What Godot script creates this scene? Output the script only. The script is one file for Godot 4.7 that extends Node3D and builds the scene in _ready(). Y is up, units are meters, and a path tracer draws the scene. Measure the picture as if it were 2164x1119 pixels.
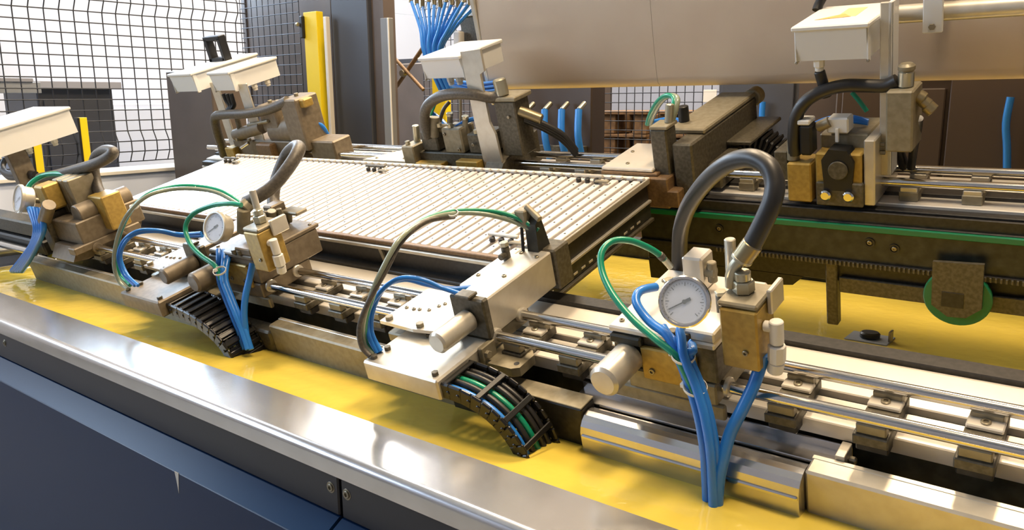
extends Node3D
# The machine bed leans towards the viewer: MF turns machine coordinates (x along the rails, y up from the bed, z to the front) into the world.
const TILT := 0.28187
var MF := Transform3D(Basis(Vector3.RIGHT, TILT), Vector3(0, 0.75, 0))
const EYE := Vector3(0, 0.8, 0)          # camera position in machine coordinates
const ATX := Vector3(0.78332, 0.11703, -0.61051)
const ATY := Vector3(-0.18142, -0.89632, -0.40459)
const ATZ := Vector3(-0.59456, 0.42768, -0.68087)
var count := {}
var org := {}
var cache := {}
var mats := {}
var rng := RandomNumberGenerator.new()

# ---------- sight lines used to lay out points measured on the photograph ----------
func sight(u: float, v: float) -> Vector3:
	var d := Vector3((u - 1082.0) / 1700.0, (v - 559.5) / 1700.0, 1.0)
	return Vector3(ATX.dot(d), ATY.dot(d), ATZ.dot(d))
func pz(u: float, v: float, z: float) -> Vector3:
	var d := sight(u, v)
	return EYE + d * ((z - EYE.z) / d.z)
func py(u: float, v: float, y: float) -> Vector3:
	var d := sight(u, v)
	return EYE + d * ((y - EYE.y) / d.y)
func wz(u: float, v: float, z: float) -> Vector3:
	var c := MF * EYE
	var d := MF.basis * sight(u, v)
	return c + d * ((z - c.z) / d.z)
func wx(u: float, v: float, x: float) -> Vector3:
	var c := MF * EYE
	var d := MF.basis * sight(u, v)
	return c + d * ((x - c.x) / d.x)

# ---------- meshes ----------
func face(st: SurfaceTool, p: Array, n: Array) -> void:      # a triangle or quad with normals, wound clockwise from outside
	var g: Vector3 = (p[1] - p[0]).cross(p[2] - p[0])
	var idx := [0, 1, 2] if p.size() == 3 else [0, 1, 2, 0, 2, 3]
	if g.dot(n[0] + n[1] + n[2]) > 0.0:
		idx.reverse()
	for i in idx:
		st.set_normal(n[i])
		st.add_vertex(p[i])
func flat(st: SurfaceTool, p: Array, out: Vector3) -> void:
	var g: Vector3 = (p[1] - p[0]).cross(p[2] - p[0]).normalized()
	if g.dot(out) < 0.0:
		g = -g
	face(st, p, [g, g, g, g])
func begin() -> SurfaceTool:
	var st := SurfaceTool.new()
	st.begin(Mesh.PRIMITIVE_TRIANGLES)
	return st
func box_mesh(s: Vector3, ch: float) -> Mesh:
	var key := "b%.4f,%.4f,%.4f,%.4f" % [s.x, s.y, s.z, ch]
	if cache.has(key):
		return cache[key]
	ch = minf(ch, minf(s.x, minf(s.y, s.z)) * 0.45)
	var h := s * 0.5
	var st := begin()
	for a in 3:                                             # six faces
		var b := (a + 1) % 3
		var c := (a + 2) % 3
		for sg in [-1.0, 1.0]:
			var q := []
			for k in [[-1, -1], [1, -1], [1, 1], [-1, 1]]:
				var v := Vector3.ZERO
				v[a] = sg * h[a]
				v[b] = k[0] * (h[b] - ch)
				v[c] = k[1] * (h[c] - ch)
				q.append(v)
			var o := Vector3.ZERO
			o[a] = sg
			flat(st, q, o)
		for s1 in [-1.0, 1.0]:                              # edges
			for s2 in [-1.0, 1.0]:
				var q := []
				for k in [[0, -1], [0, 1], [1, 1], [1, -1]]:
					var v := Vector3.ZERO
					v[a] = k[1] * (h[a] - ch)
					v[b] = s1 * (h[b] - (ch if k[0] == 1 else 0.0))
					v[c] = s2 * (h[c] - (ch if k[0] == 0 else 0.0))
					q.append(v)
				var o := Vector3.ZERO
				o[b] = s1
				o[c] = s2
				flat(st, q, o)
	for sx in [-1.0, 1.0]:
		for sy in [-1.0, 1.0]:
			for sz in [-1.0, 1.0]:
				var g := Vector3(sx, sy, sz)
				flat(st, [g * (h - Vector3(0, ch, ch)), g * (h - Vector3(ch, 0, ch)), g * (h - Vector3(ch, ch, 0))], g)
	cache[key] = st.commit()
	return cache[key]
func lathe(prof: Array, seg := 18, cuts := false) -> Mesh:  # prof: Vector2(radius, height), bottom to top
	var st := begin()
	for i in prof.size() - 1:
		var a: Vector2 = prof[i]
		var b: Vector2 = prof[i + 1]
		var t := (b - a)
		if t.length() < 1e-6:
			continue
		var nr := Vector2(t.y, -t.x).normalized()
		for k in seg:
			var q := []
			var n := []
			for e in [[a, 0], [a, 1], [b, 1], [b, 0]]:
				var w: float = TAU * (k + e[1]) / seg
				q.append(Vector3(cos(w) * e[0].x, e[0].y, sin(w) * e[0].x))
				var wn: float = TAU * (k + 0.5) / seg if cuts else w
				n.append(Vector3(cos(wn) * nr.x, nr.y, sin(wn) * nr.x))
			if a.x < 1e-6:
				q.remove_at(1); n.remove_at(1)
			elif b.x < 1e-6:
				q.remove_at(2); n.remove_at(2)
			face(st, q, n)
	return st.commit()
func rod_mesh(r: float, l: float, seg := 16, ch := 0.0015, cuts := false) -> Mesh:
	var key := "r%.4f,%.4f,%d,%.4f,%s" % [r, l, seg, ch, cuts]
	if not cache.has(key):
		ch = minf(ch, minf(r * 0.4, l * 0.3))
		var h := l * 0.5
		cache[key] = lathe([Vector2(0, -h), Vector2(r - ch, -h), Vector2(r, -h + ch), Vector2(r, h - ch), Vector2(r - ch, h), Vector2(0, h)], seg, cuts)
	return cache[key]
func smooth_path(pts: Array, n: int) -> Array:
	var o := []
	for i in pts.size() - 1:
		var a: Vector3 = pts[maxi(i - 1, 0)]
		var b: Vector3 = pts[i]
		var c: Vector3 = pts[i + 1]
		var d: Vector3 = pts[mini(i + 2, pts.size() - 1)]
		for k in n:
			o.append(b.cubic_interpolate(c, a, d, float(k) / n))
	o.append(pts[-1])
	return o
func tube_mesh(pts: Array, r: float, seg := 10, n := 6) -> Mesh:
	var p := smooth_path(pts, n)
	var st := begin()
	var t0: Vector3 = (p[1] - p[0]).normalized()
	var u := t0.cross(Vector3.UP if absf(t0.y) < 0.9 else Vector3.RIGHT).normalized()
	var rings := []
	for i in p.size():
		var t: Vector3 = (p[mini(i + 1, p.size() - 1)] - p[maxi(i - 1, 0)]).normalized()
		u = (u - t * u.dot(t)).normalized()
		var w := t.cross(u)
		var ring := []
		for k in seg + 1:
			ring.append(u * cos(TAU * k / seg) + w * sin(TAU * k / seg))
		rings.append(ring)
	for i in p.size() - 1:
		for k in seg:
			var q := [rings[i][k], rings[i][k + 1], rings[i + 1][k + 1], rings[i + 1][k]]
			face(st, [p[i] + q[0] * r, p[i] + q[1] * r, p[i + 1] + q[2] * r, p[i + 1] + q[3] * r], q)
	for e in [0, p.size() - 1]:
		var out: Vector3 = (p[0] - p[1]) if e == 0 else (p[e] - p[e - 1])
		for k in seg:
			flat(st, [p[e], p[e] + rings[e][k] * r, p[e] + rings[e][k + 1] * r], out)
	return st.commit()
func put_axis(p: Vector2, h: float, ax: String) -> Vector3:
	return Vector3(h, p.y, p.x) if ax == "x" else Vector3(p.x, h, p.y) if ax == "y" else Vector3(p.x, p.y, h)
func prism_mesh(poly: Array, ax: String, lo: float, hi: float, soft := false) -> Mesh:
	var pk := PackedVector2Array(poly)
	var st := begin()
	var tri := Geometry2D.triangulate_polygon(pk)
	var up := put_axis(Vector2.ZERO, 1.0, ax)
	for i in range(0, tri.size(), 3):
		for e in [[lo, -up], [hi, up]]:
			flat(st, [put_axis(pk[tri[i]], e[0], ax), put_axis(pk[tri[i + 1]], e[0], ax), put_axis(pk[tri[i + 2]], e[0], ax)], e[1])
	var area := 0.0
	for i in pk.size():
		area += pk[i].cross(pk[(i + 1) % pk.size()])
	var nn := []
	for i in pk.size():
		var t := pk[(i + 1) % pk.size()] - pk[i]
		nn.append((Vector2(t.y, -t.x) * signf(area)).normalized())
	for i in pk.size():
		var j := (i + 1) % pk.size()
		var na: Vector2 = nn[i]
		var nb: Vector2 = nn[i]
		if soft:
			if nn[i].dot(nn[i - 1]) > 0.8:
				na = (nn[i] + nn[i - 1]).normalized()
			if nn[i].dot(nn[j]) > 0.8:
				nb = (nn[i] + nn[j]).normalized()
		var a3 := put_axis(na, 0.0, ax)
		var b3 := put_axis(nb, 0.0, ax)
		face(st, [put_axis(pk[i], lo, ax), put_axis(pk[j], lo, ax), put_axis(pk[j], hi, ax), put_axis(pk[i], hi, ax)], [a3, b3, b3, a3])
	return st.commit()
func joined(list: Array) -> Mesh:                           # [mesh, transform] pairs into one mesh
	var st := SurfaceTool.new()
	for e in list:
		st.append_from(e[0], 0, e[1])
	return st.commit()
func aim(dir: Vector3) -> Basis:                            # local y along dir
	var y := dir.normalized()
	var x := y.cross(Vector3(0.31, 0.2, 0.93)).normalized()
	return Basis(x, y, x.cross(y))
func at(p: Vector3, b := Basis()) -> Transform3D:
	return Transform3D(b, p)

# ---------- things and parts ----------
func numbered(nm: String) -> String:
	var n: int = count.get(nm, 0)
	count[nm] = n + 1
	return nm if n == 0 else "%s_%03d" % [nm, n]
func tag(o: Node, label: String, cat: String, grp := "") -> void:
	o.set_meta("label", label)
	o.set_meta("category", cat)
	if grp:
		o.set_meta("group", grp)
func th(nm: String, label: String, cat: String, grp: String, o: Vector3, world := false) -> Node3D:
	var t := Node3D.new()
	t.name = numbered(nm)
	add_child(t)
	t.transform = at(o) if world else MF * at(o)
	org[t] = o
	tag(t, label, cat, grp)
	return t
func add(t: Node, nm: String, m: Material, mesh: Mesh, p: Vector3, b := Basis()) -> MeshInstance3D:   # p in the thing's own frame of measurement
	var o := MeshInstance3D.new()
	o.name = nm
	o.mesh = mesh
	o.material_override = m
	t.add_child(o, true)
	o.transform = at(p - org.get(t, Vector3.ZERO), b)
	org[o] = p
	return o
func one(nm: String, label: String, cat: String, grp: String, m: Material, mesh: Mesh, o: Vector3, world := false) -> MeshInstance3D:   # a thing that is one mesh
	var t := MeshInstance3D.new()
	t.name = numbered(nm)
	t.mesh = mesh
	t.material_override = m
	add_child(t)
	t.transform = at(o) if world else MF * at(o)
	org[t] = o
	tag(t, label, cat, grp)
	return t
func bx(t: Node, nm: String, m: Material, x0: float, x1: float, y0: float, y1: float, z0: float, z1: float, ch := 0.002) -> MeshInstance3D:
	return add(t, nm, m, box_mesh(Vector3(absf(x1 - x0), absf(y1 - y0), absf(z1 - z0)), ch), Vector3(x0 + x1, y0 + y1, z0 + z1) * 0.5)
func rod(t: Node, nm: String, m: Material, a: Vector3, b: Vector3, r: float, seg := 16, ch := 0.0015, cuts := false) -> MeshInstance3D:
	return add(t, nm, m, rod_mesh(r, snappedf(a.distance_to(b), 0.001), seg, ch, cuts), (a + b) * 0.5, aim(b - a))
func prism(t: Node, nm: String, m: Material, poly: Array, ax: String, lo: float, hi: float, soft := false) -> MeshInstance3D:
	var p := []
	var o: Vector3 = org.get(t, Vector3.ZERO)
	var o2 := Vector2(o.z, o.y) if ax == "x" else Vector2(o.x, o.z) if ax == "y" else Vector2(o.x, o.y)
	var oh: float = o.x if ax == "x" else o.y if ax == "y" else o.z
	for q in poly:
		p.append(q - o2)
	return add(t, nm, m, prism_mesh(p, ax, lo - oh, hi - oh, soft), o)
func bolt(t: Node, p: Vector3, dir := Vector3.UP, r := 0.006, h := 0.006, m: Material = null) -> MeshInstance3D:
	return rod(t, "bolt", m if m else mats.bolt, p, p + dir * h, r, 6, 0.001, true)
func screw(t: Node, p: Vector3, dir := Vector3.UP, r := 0.005) -> MeshInstance3D:      # socket cap screw: head with a sunk dark hexagon
	var key := "screw%.4f" % r
	if not cache.has(key):
		cache[key] = lathe([Vector2(r, 0), Vector2(r, 0.0025), Vector2(r * 0.85, 0.0032), Vector2(r * 0.5, 0.0032), Vector2(r * 0.45, 0.0008), Vector2(0, 0.0008)], 12)
	return add(t, "screw", mats.bolt, cache[key], p, aim(dir))
func hose(nm: String, label: String, grp: String, m: Material, r: float, raw: Array, seg := 10, n := 6) -> MeshInstance3D:   # points [u, v, z] or Vector3, in machine coordinates
	var p := []
	for e in raw:
		p.append(e if e is Vector3 else pz(e[0], e[1], e[2]))
	var o: Vector3 = p[0]
	for i in p.size():
		p[i] = p[i] - o
	return one(nm, label, "hose", grp, m, tube_mesh(p, r, seg, n), o)
func struct(nm: String, m: Material, mesh: Mesh, o: Vector3) -> MeshInstance3D:
	var t := MeshInstance3D.new()
	t.name = nm
	t.mesh = mesh
	t.material_override = m
	add_child(t, true)
	t.position = o
	org[t] = o
	t.set_meta("kind", "structure")
	return t
func sbox(nm: String, m: Material, x0: float, x1: float, y0: float, y1: float, z0: float, z1: float) -> MeshInstance3D:
	return struct(nm, m, box_mesh(Vector3(x1 - x0, y1 - y0, z1 - z0), 0.002), Vector3(x0 + x1, y0 + y1, z0 + z1) * 0.5)

const ORD := ["first", "second", "third", "fourth", "fifth", "sixth", "seventh", "eighth", "ninth", "tenth", "eleventh", "twelfth"]
# ---------- materials ----------
func noise_tex(freq: float, a: Color, b: Color, seed_n: int, stretch := false, size := 256) -> NoiseTexture2D:
	var f := FastNoiseLite.new()
	f.seed = seed_n
	f.frequency = freq
	f.noise_type = FastNoiseLite.TYPE_SIMPLEX_SMOOTH
	f.fractal_octaves = 5
	var t := NoiseTexture2D.new()
	t.width = size
	t.height = size
	t.seamless = true
	t.noise = f
	var g := Gradient.new()
	g.set_color(0, a)
	g.set_color(1, b)
	g.set_offset(0, 0.2)
	g.set_offset(1, 0.8)
	t.color_ramp = g
	return t
func mat(nm: String, c: Color, metal := 0.0, rough := 0.5) -> StandardMaterial3D:
	var m := StandardMaterial3D.new()
	m.albedo_color = c
	m.metallic = metal
	m.roughness = rough
	mats[nm] = m
	return m
func worn(nm: String, a: Color, b: Color, metal: float, rough: float, freq := 0.02, tile := 4.0, relief := 0.0) -> StandardMaterial3D:   # two tones of the same surface mixed in patches
	var m := mat(nm, Color.WHITE, metal, rough)
	m.albedo_texture = noise_tex(freq, a, b, nm.hash() % 1000)
	m.uv1_triplanar = true
	m.uv1_scale = Vector3(tile, tile, tile)
	m.roughness_texture = noise_tex(freq * 1.7, Color(0.94, 0.94, 0.94), Color(1, 1, 1), nm.hash() % 777)
	return m

func _ready() -> void:
	rng.seed = 7
	make_camera_and_light()
	make_materials()
	build_hall()
	build_background()
	build_tank()
	build_front_rail()
	build_rear_rail()
	build_slat_table()
	build_pusher_units()
	build_gauge_units()
	build_left_unit()
	build_rear_units()
	build_hood()

func make_camera_and_light() -> void:
	var cam := Camera3D.new()
	cam.name = "camera"
	add_child(cam)
	cam.fov = rad_to_deg(2.0 * atan(559.5 / 1700.0))
	cam.near = 0.02
	cam.transform = Transform3D(Basis(Vector3(0.783315, -0.008883, -0.621561), Vector3(-0.117029, 0.979911, -0.16149), Vector3(0.610509, 0.199238, 0.766539)), MF * EYE)
	cam.current = true
	var we := WorldEnvironment.new()
	we.name = "world_environment"
	var env := Environment.new()
	env.background_mode = Environment.BG_SKY
	var sky := Sky.new()
	var sm := ProceduralSkyMaterial.new()
	sm.sky_top_color = Color(0.45, 0.6, 0.85)
	sm.sky_horizon_color = Color(0.8, 0.86, 0.92)
	sm.ground_bottom_color = Color(0.3, 0.3, 0.3)
	sm.ground_horizon_color = Color(0.6, 0.6, 0.6)
	sky.sky_material = sm
	env.sky = sky
	env.tonemap_mode = Environment.TONE_MAPPER_LINEAR
	env.tonemap_exposure = 1.15
	env.sdfgi_enabled = true
	env.ssao_enabled = true
	env.ssil_enabled = true
	we.environment = env
	add_child(we)

func make_materials() -> void:
	worn("steel", Color(0.77, 0.75, 0.70), Color(0.74, 0.715, 0.66), 0.55, 0.34, 0.03, 3.0)
	worn("plate", Color(0.86, 0.84, 0.80), Color(0.84, 0.815, 0.77), 0.45, 0.3, 0.02, 2.0)
	mat("chrome", Color(0.84, 0.83, 0.81), 1.0, 0.14)
	worn("filmy", Color(0.54, 0.51, 0.43), Color(0.49, 0.455, 0.37), 0.3, 0.45, 0.04, 4.0)
	worn("filmy_dark", Color(0.36, 0.34, 0.29), Color(0.28, 0.26, 0.21), 0.3, 0.45, 0.06, 5.0)
	worn("dark_steel", Color(0.20, 0.19, 0.18), Color(0.15, 0.145, 0.135), 0.3, 0.42, 0.05, 5.0)
	worn("web", Color(0.22, 0.22, 0.19), Color(0.14, 0.14, 0.12), 0.2, 0.4, 0.03, 3.0)
	worn("brass", Color(0.66, 0.55, 0.27), Color(0.59, 0.485, 0.235), 0.3, 0.42, 0.04, 5.0)
	worn("rust", Color(0.48, 0.38, 0.26), Color(0.40, 0.31, 0.21), 0.2, 0.5, 0.05, 6.0)
	worn("dusty", Color(0.46, 0.415, 0.345), Color(0.41, 0.365, 0.295), 0.2, 0.5, 0.04, 4.0)
	mat("post_grey", Color(0.42, 0.42, 0.42), 0.2, 0.5)
	mat("bolt", Color(0.55, 0.52, 0.45), 0.8, 0.35)
	mat("fitting", Color(0.70, 0.68, 0.60), 0.8, 0.28)
	mat("ferrule", Color(0.58, 0.53, 0.41), 0.8, 0.32)
	mat("grey_paint", Color(0.80, 0.80, 0.79), 0.0, 0.42)
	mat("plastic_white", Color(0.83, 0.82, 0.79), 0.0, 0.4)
	mat("rubber", Color(0.13, 0.125, 0.12), 0.0, 0.42)
	worn("rubber_old", Color(0.36, 0.33, 0.28), Color(0.24, 0.22, 0.19), 0.0, 0.5, 0.05, 8.0)
	mat("black", Color(0.05, 0.05, 0.05), 0.0, 0.45)
	mat("blue_hose", Color(0.15, 0.44, 0.76), 0.0, 0.3)
	mat("green_hose", Color(0.06, 0.50, 0.38), 0.0, 0.3)
	mat("clear_hose", Color(0.52, 0.55, 0.48), 0.0, 0.15)
	mat("green_paint", Color(0.05, 0.42, 0.27), 0.0, 0.3)
	mat("yellow_paint", Color(0.85, 0.74, 0.08), 0.0, 0.45)
	mat("dial", Color(0.90, 0.91, 0.95), 0.0, 0.35)
	mat("ink", Color(0.10, 0.11, 0.13), 0.0, 0.4)
	mat("orange", Color(0.86, 0.62, 0.36), 0.0, 0.5)
	mat("sticker", Color(0.90, 0.80, 0.52), 0.0, 0.5)
	mat("navy", Color(0.05, 0.15, 0.28), 0.0, 0.3).metallic_specular = 0.3
	mat("charcoal", Color(0.16, 0.16, 0.18), 0.0, 0.35)
	worn("stainless", Color(0.82, 0.81, 0.80), Color(0.79, 0.78, 0.77), 0.9, 0.2, 0.02, 2.0)
	worn("hood", Color(0.74, 0.68, 0.605), Color(0.715, 0.65, 0.575), 0.3, 0.4, 0.01, 1.0)
	worn("slat", Color(0.96, 0.935, 0.90), Color(0.93, 0.90, 0.86), 0.4, 0.3, 0.05, 4.0)
	mat("groove", Color(0.33, 0.28, 0.22), 0.1, 0.6)
	worn("wood", Color(0.46, 0.35, 0.23), Color(0.34, 0.25, 0.16), 0.0, 0.8, 0.02, 3.0)
	mat("wall_white", Color(0.78, 0.82, 0.90), 0.0, 0.7)
	mat("wall_grey", Color(0.50, 0.51, 0.55), 0.0, 0.8)
	mat("ceiling", Color(0.66, 0.65, 0.63), 0.0, 0.85)
	worn("concrete", Color(0.50, 0.50, 0.49), Color(0.42, 0.42, 0.41), 0.0, 0.6, 0.02, 1.0)
	worn("cabinet_dark", Color(0.35, 0.31, 0.29), Color(0.32, 0.285, 0.265), 0.1, 0.45, 0.01, 1.0)
	mat("cabinet_brown", Color(0.24, 0.20, 0.175), 0.1, 0.45)
	mat("chain", Color(0.085, 0.08, 0.072), 0.0, 0.3)
	mat("cabinet_blue", Color(0.21, 0.22, 0.25), 0.1, 0.4)
	mat("post_light", Color(0.78, 0.76, 0.72), 0.2, 0.5)
	mat("fence_wire", Color(0.16, 0.17, 0.20), 0.3, 0.45)
	mat("conveyor", Color(0.55, 0.57, 0.60), 0.5, 0.45)
	mat("roller", Color(0.50, 0.51, 0.52), 0.7, 0.35)
	var w := mat("coolant", Color(0.76, 0.67, 0.28), 0.0, 0.05)
	w.metallic_specular = 0.5
	var f := FastNoiseLite.new()
	f.seed = 5
	f.frequency = 0.012
	f.fractal_octaves = 3
	var nt := NoiseTexture2D.new()
	nt.width = 512
	nt.height = 512
	nt.seamless = true
	nt.noise = f
	nt.as_normal_map = true
	nt.bump_strength = 3.0
	w.normal_enabled = true
	w.normal_texture = nt
	w.normal_scale = 0.35
	w.uv1_triplanar = true
	w.uv1_scale = Vector3(2.4, 2.4, 2.4)
	var g := mat("glass", Color(0.9, 0.95, 0.97, 0.12), 0.0, 0.03)
	g.transparency = BaseMaterial3D.TRANSPARENCY_ALPHA
	var gl := mat("window_glow", Color(0.9, 0.94, 1.0), 0.0, 0.4)
	gl.emission_enabled = true
	gl.emission = Color(0.85, 0.92, 1.0)
	gl.emission_energy_multiplier = 3.0
	var lg := mat("lamp_glow", Color(1.0, 0.9, 0.75), 0.0, 0.4)
	lg.emission_enabled = true
	lg.emission = Color(1.0, 0.92, 0.78)
	lg.emission_energy_multiplier = 6.0

func area(nm: String, p: Vector3, look: Vector3, size: Vector2, c: Color, e: float, parent: Node = null) -> void:
	var l := AreaLight3D.new()
	l.name = nm
	(parent if parent else self).add_child(l, true)
	l.area_size = size
	l.light_color = c
	l.light_energy = e
	l.area_range = 25.0
	l.area_attenuation = 2.0
	l.shadow_enabled = true
	var up := Vector3.UP if absf(look.normalized().y) < 0.95 else Vector3.RIGHT
	l.global_transform = Transform3D(Basis.looking_at(look, up), p)

func build_hall() -> void:
	sbox("floor", mats.concrete, -6.4, 5.2, -0.2, 0.0, -8.2, 4.2)
	sbox("ceiling", mats.ceiling, -6.4, 5.2, 6.0, 6.2, -8.2, 4.2)
	sbox("wall_back", mats.wall_grey, -6.4, 5.2, 0.0, 6.0, -8.2, -8.0)
	sbox("wall_front", mats.wall_grey, -6.4, 5.2, 0.0, 6.0, 4.0, 4.2)
	sbox("wall_right", mats.wall_grey, 5.0, 5.2, 0.0, 6.0, -8.0, 4.0)
	# left wall with unseen openings; the two beside the viewer are added for fill
	sbox("wall_left", mats.wall_white, -6.4, -6.2, 0.0, 2.4, -8.0, 4.0)
	sbox("wall_left", mats.wall_white, -6.4, -6.2, 4.2, 6.0, -8.0, 4.0)
	for e in [[-8.0, -6.3], [-4.4, -2.95], [-2.1, 0.1], [1.8, 2.1], [3.8, 4.0]]:
		sbox("wall_left", mats.wall_white, -6.4, -6.2, 2.4, 4.2, e[0], e[1])
	sbox("wall_left", mats.wall_white, -6.4, -6.2, 2.4, 3.2, -6.3, -4.4)
	var n := 1
	for o in [[-2.95, -2.1], [0.1, 1.8], [2.1, 3.8]]:  # last two are added windows, giving cool fill from the front left
		var w := sbox("unseen_window_%d" % n, mats.window_glow, -6.36, -6.34, 2.4, 4.2, o[0], o[1])
		bx(w, "window_frame", mats.wall_white, -6.33, -6.28, 2.72, 2.77, o[0], o[1])
		bx(w, "window_frame", mats.wall_white, -6.33, -6.28, 2.4, 4.2, o[1] - 0.2, o[1] - 0.15)
		area("unseen_window_light", Vector3(-6.24, 3.3, (o[0] + o[1]) * 0.5), Vector3(1, 0, 0), Vector2(o[1] - o[0], 1.8), Color(0.80, 0.90, 1.0), 9.0 if n > 1 else 12.0)
		n += 1
	var w4 := sbox("unseen_window_4", mats.window_glow, -6.36, -6.34, 3.2, 4.2, -6.3, -4.4)  # added opening out of view, brightens the table slats by reflection
	bx(w4, "window_frame", mats.wall_white, -6.33, -6.28, 3.2, 4.2, -5.38, -5.32)
	area("unseen_window_light", Vector3(-6.24, 3.7, -5.35), Vector3(1, 0, 0), Vector2(1.9, 1.0), Color(1.0, 0.97, 0.92), 22.0)
	# unseen ceiling lamps; the cool pair at left is added as fill
	for p in [Vector3(-4.6, 5.2, -3.2), Vector3(-2.6, 5.2, -4.6), Vector3(-0.8, 5.2, -3.9), Vector3(-2.4, 5.2, -2.0), Vector3(0.0, 5.2, -0.6), Vector3(-4.4, 5.2, -6.0)]:
		var t := th("unseen_ceiling_lamp", "long unseen ceiling lamp hanging over the hall above the machine", "lamp", "ceiling lamps over the hall", p, true)
		bx(t, "housing", mats.grey_paint, p.x - 0.7, p.x + 0.7, p.y, p.y + 0.08, p.z - 0.28, p.z + 0.28)
		bx(t, "diffuser", mats.lamp_glow, p.x - 0.66, p.x + 0.66, p.y - 0.015, p.y, p.z - 0.25, p.z + 0.25)
		for sx in [-0.5, 0.5]:
			rod(t, "hanger", mats.bolt, p + Vector3(sx, 0.08, 0), p + Vector3(sx, 0.8, 0), 0.006, 8)
		area("lamp_light", p + Vector3(0, -0.03, 0), Vector3(0, -1, 0), Vector2(1.32, 0.5), Color(0.93, 0.97, 1.0) if p.x < -4.0 else Color(1.0, 0.89, 0.74), 6.5 if p.x < -4.0 else 19.0)

# ---------- behind the machine ----------
func wire_fence(label: String, o: Vector3, turn: float, length: float, y0: float, y1: float, sx: float, sy: float, folds: Array, r: float) -> void:
	var t := th("mesh_fence", label, "fence", "", o, true)
	t.rotation.y = turn
	var path := []
	var y := y0
	while y < y1 + 0.001:
		var off := 0.0
		for f in folds:
			off += maxf(0.0, 1.0 - absf(y - f) / (sy * 1.01)) * 0.035
		path.append(Vector3(0, y - o.y, off))
		y += sy
	var up := tube_mesh(path, r, 5, 1)
	for i in int(length / sx) + 1:
		var w := MeshInstance3D.new()
		w.name = "upright_wire"
		w.mesh = up
		w.material_override = mats.fence_wire
		t.add_child(w, true)
		w.position = Vector3(i * sx, 0, 0)
	var cross := rod_mesh(r, length, 5, 0.0)
	for p in path:
		var w := MeshInstance3D.new()
		w.name = "cross_wire"
		w.mesh = cross
		w.material_override = mats.fence_wire
		t.add_child(w, true)
		w.transform = at(Vector3(length * 0.5, p.y, p.z + r * 1.6), aim(Vector3.RIGHT))

func wpost(nm: String, label: String, m: Material, u0: float, u1: float, vt: float, vb: float, z: float, d := 0.06) -> Node3D:   # an upright post standing on the floor, its front at world depth z
	var a := wz((u0 + u1) * 0.5, vt, z)
	var hw := (wz(u1, vt, z).x - wz(u0, vt, z).x) * 0.5
	var t := th(nm, label, "post", "", Vector3(a.x, 0, z - d * 0.5), true)
	bx(t, "upright", m, a.x - hw, a.x + hw, 0.0, a.y, z - d, z)
	bx(t, "foot_plate", m, a.x - hw - 0.04, a.x + hw + 0.04, 0.0, 0.012, z - d - 0.04, z + 0.04)
	return t

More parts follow.
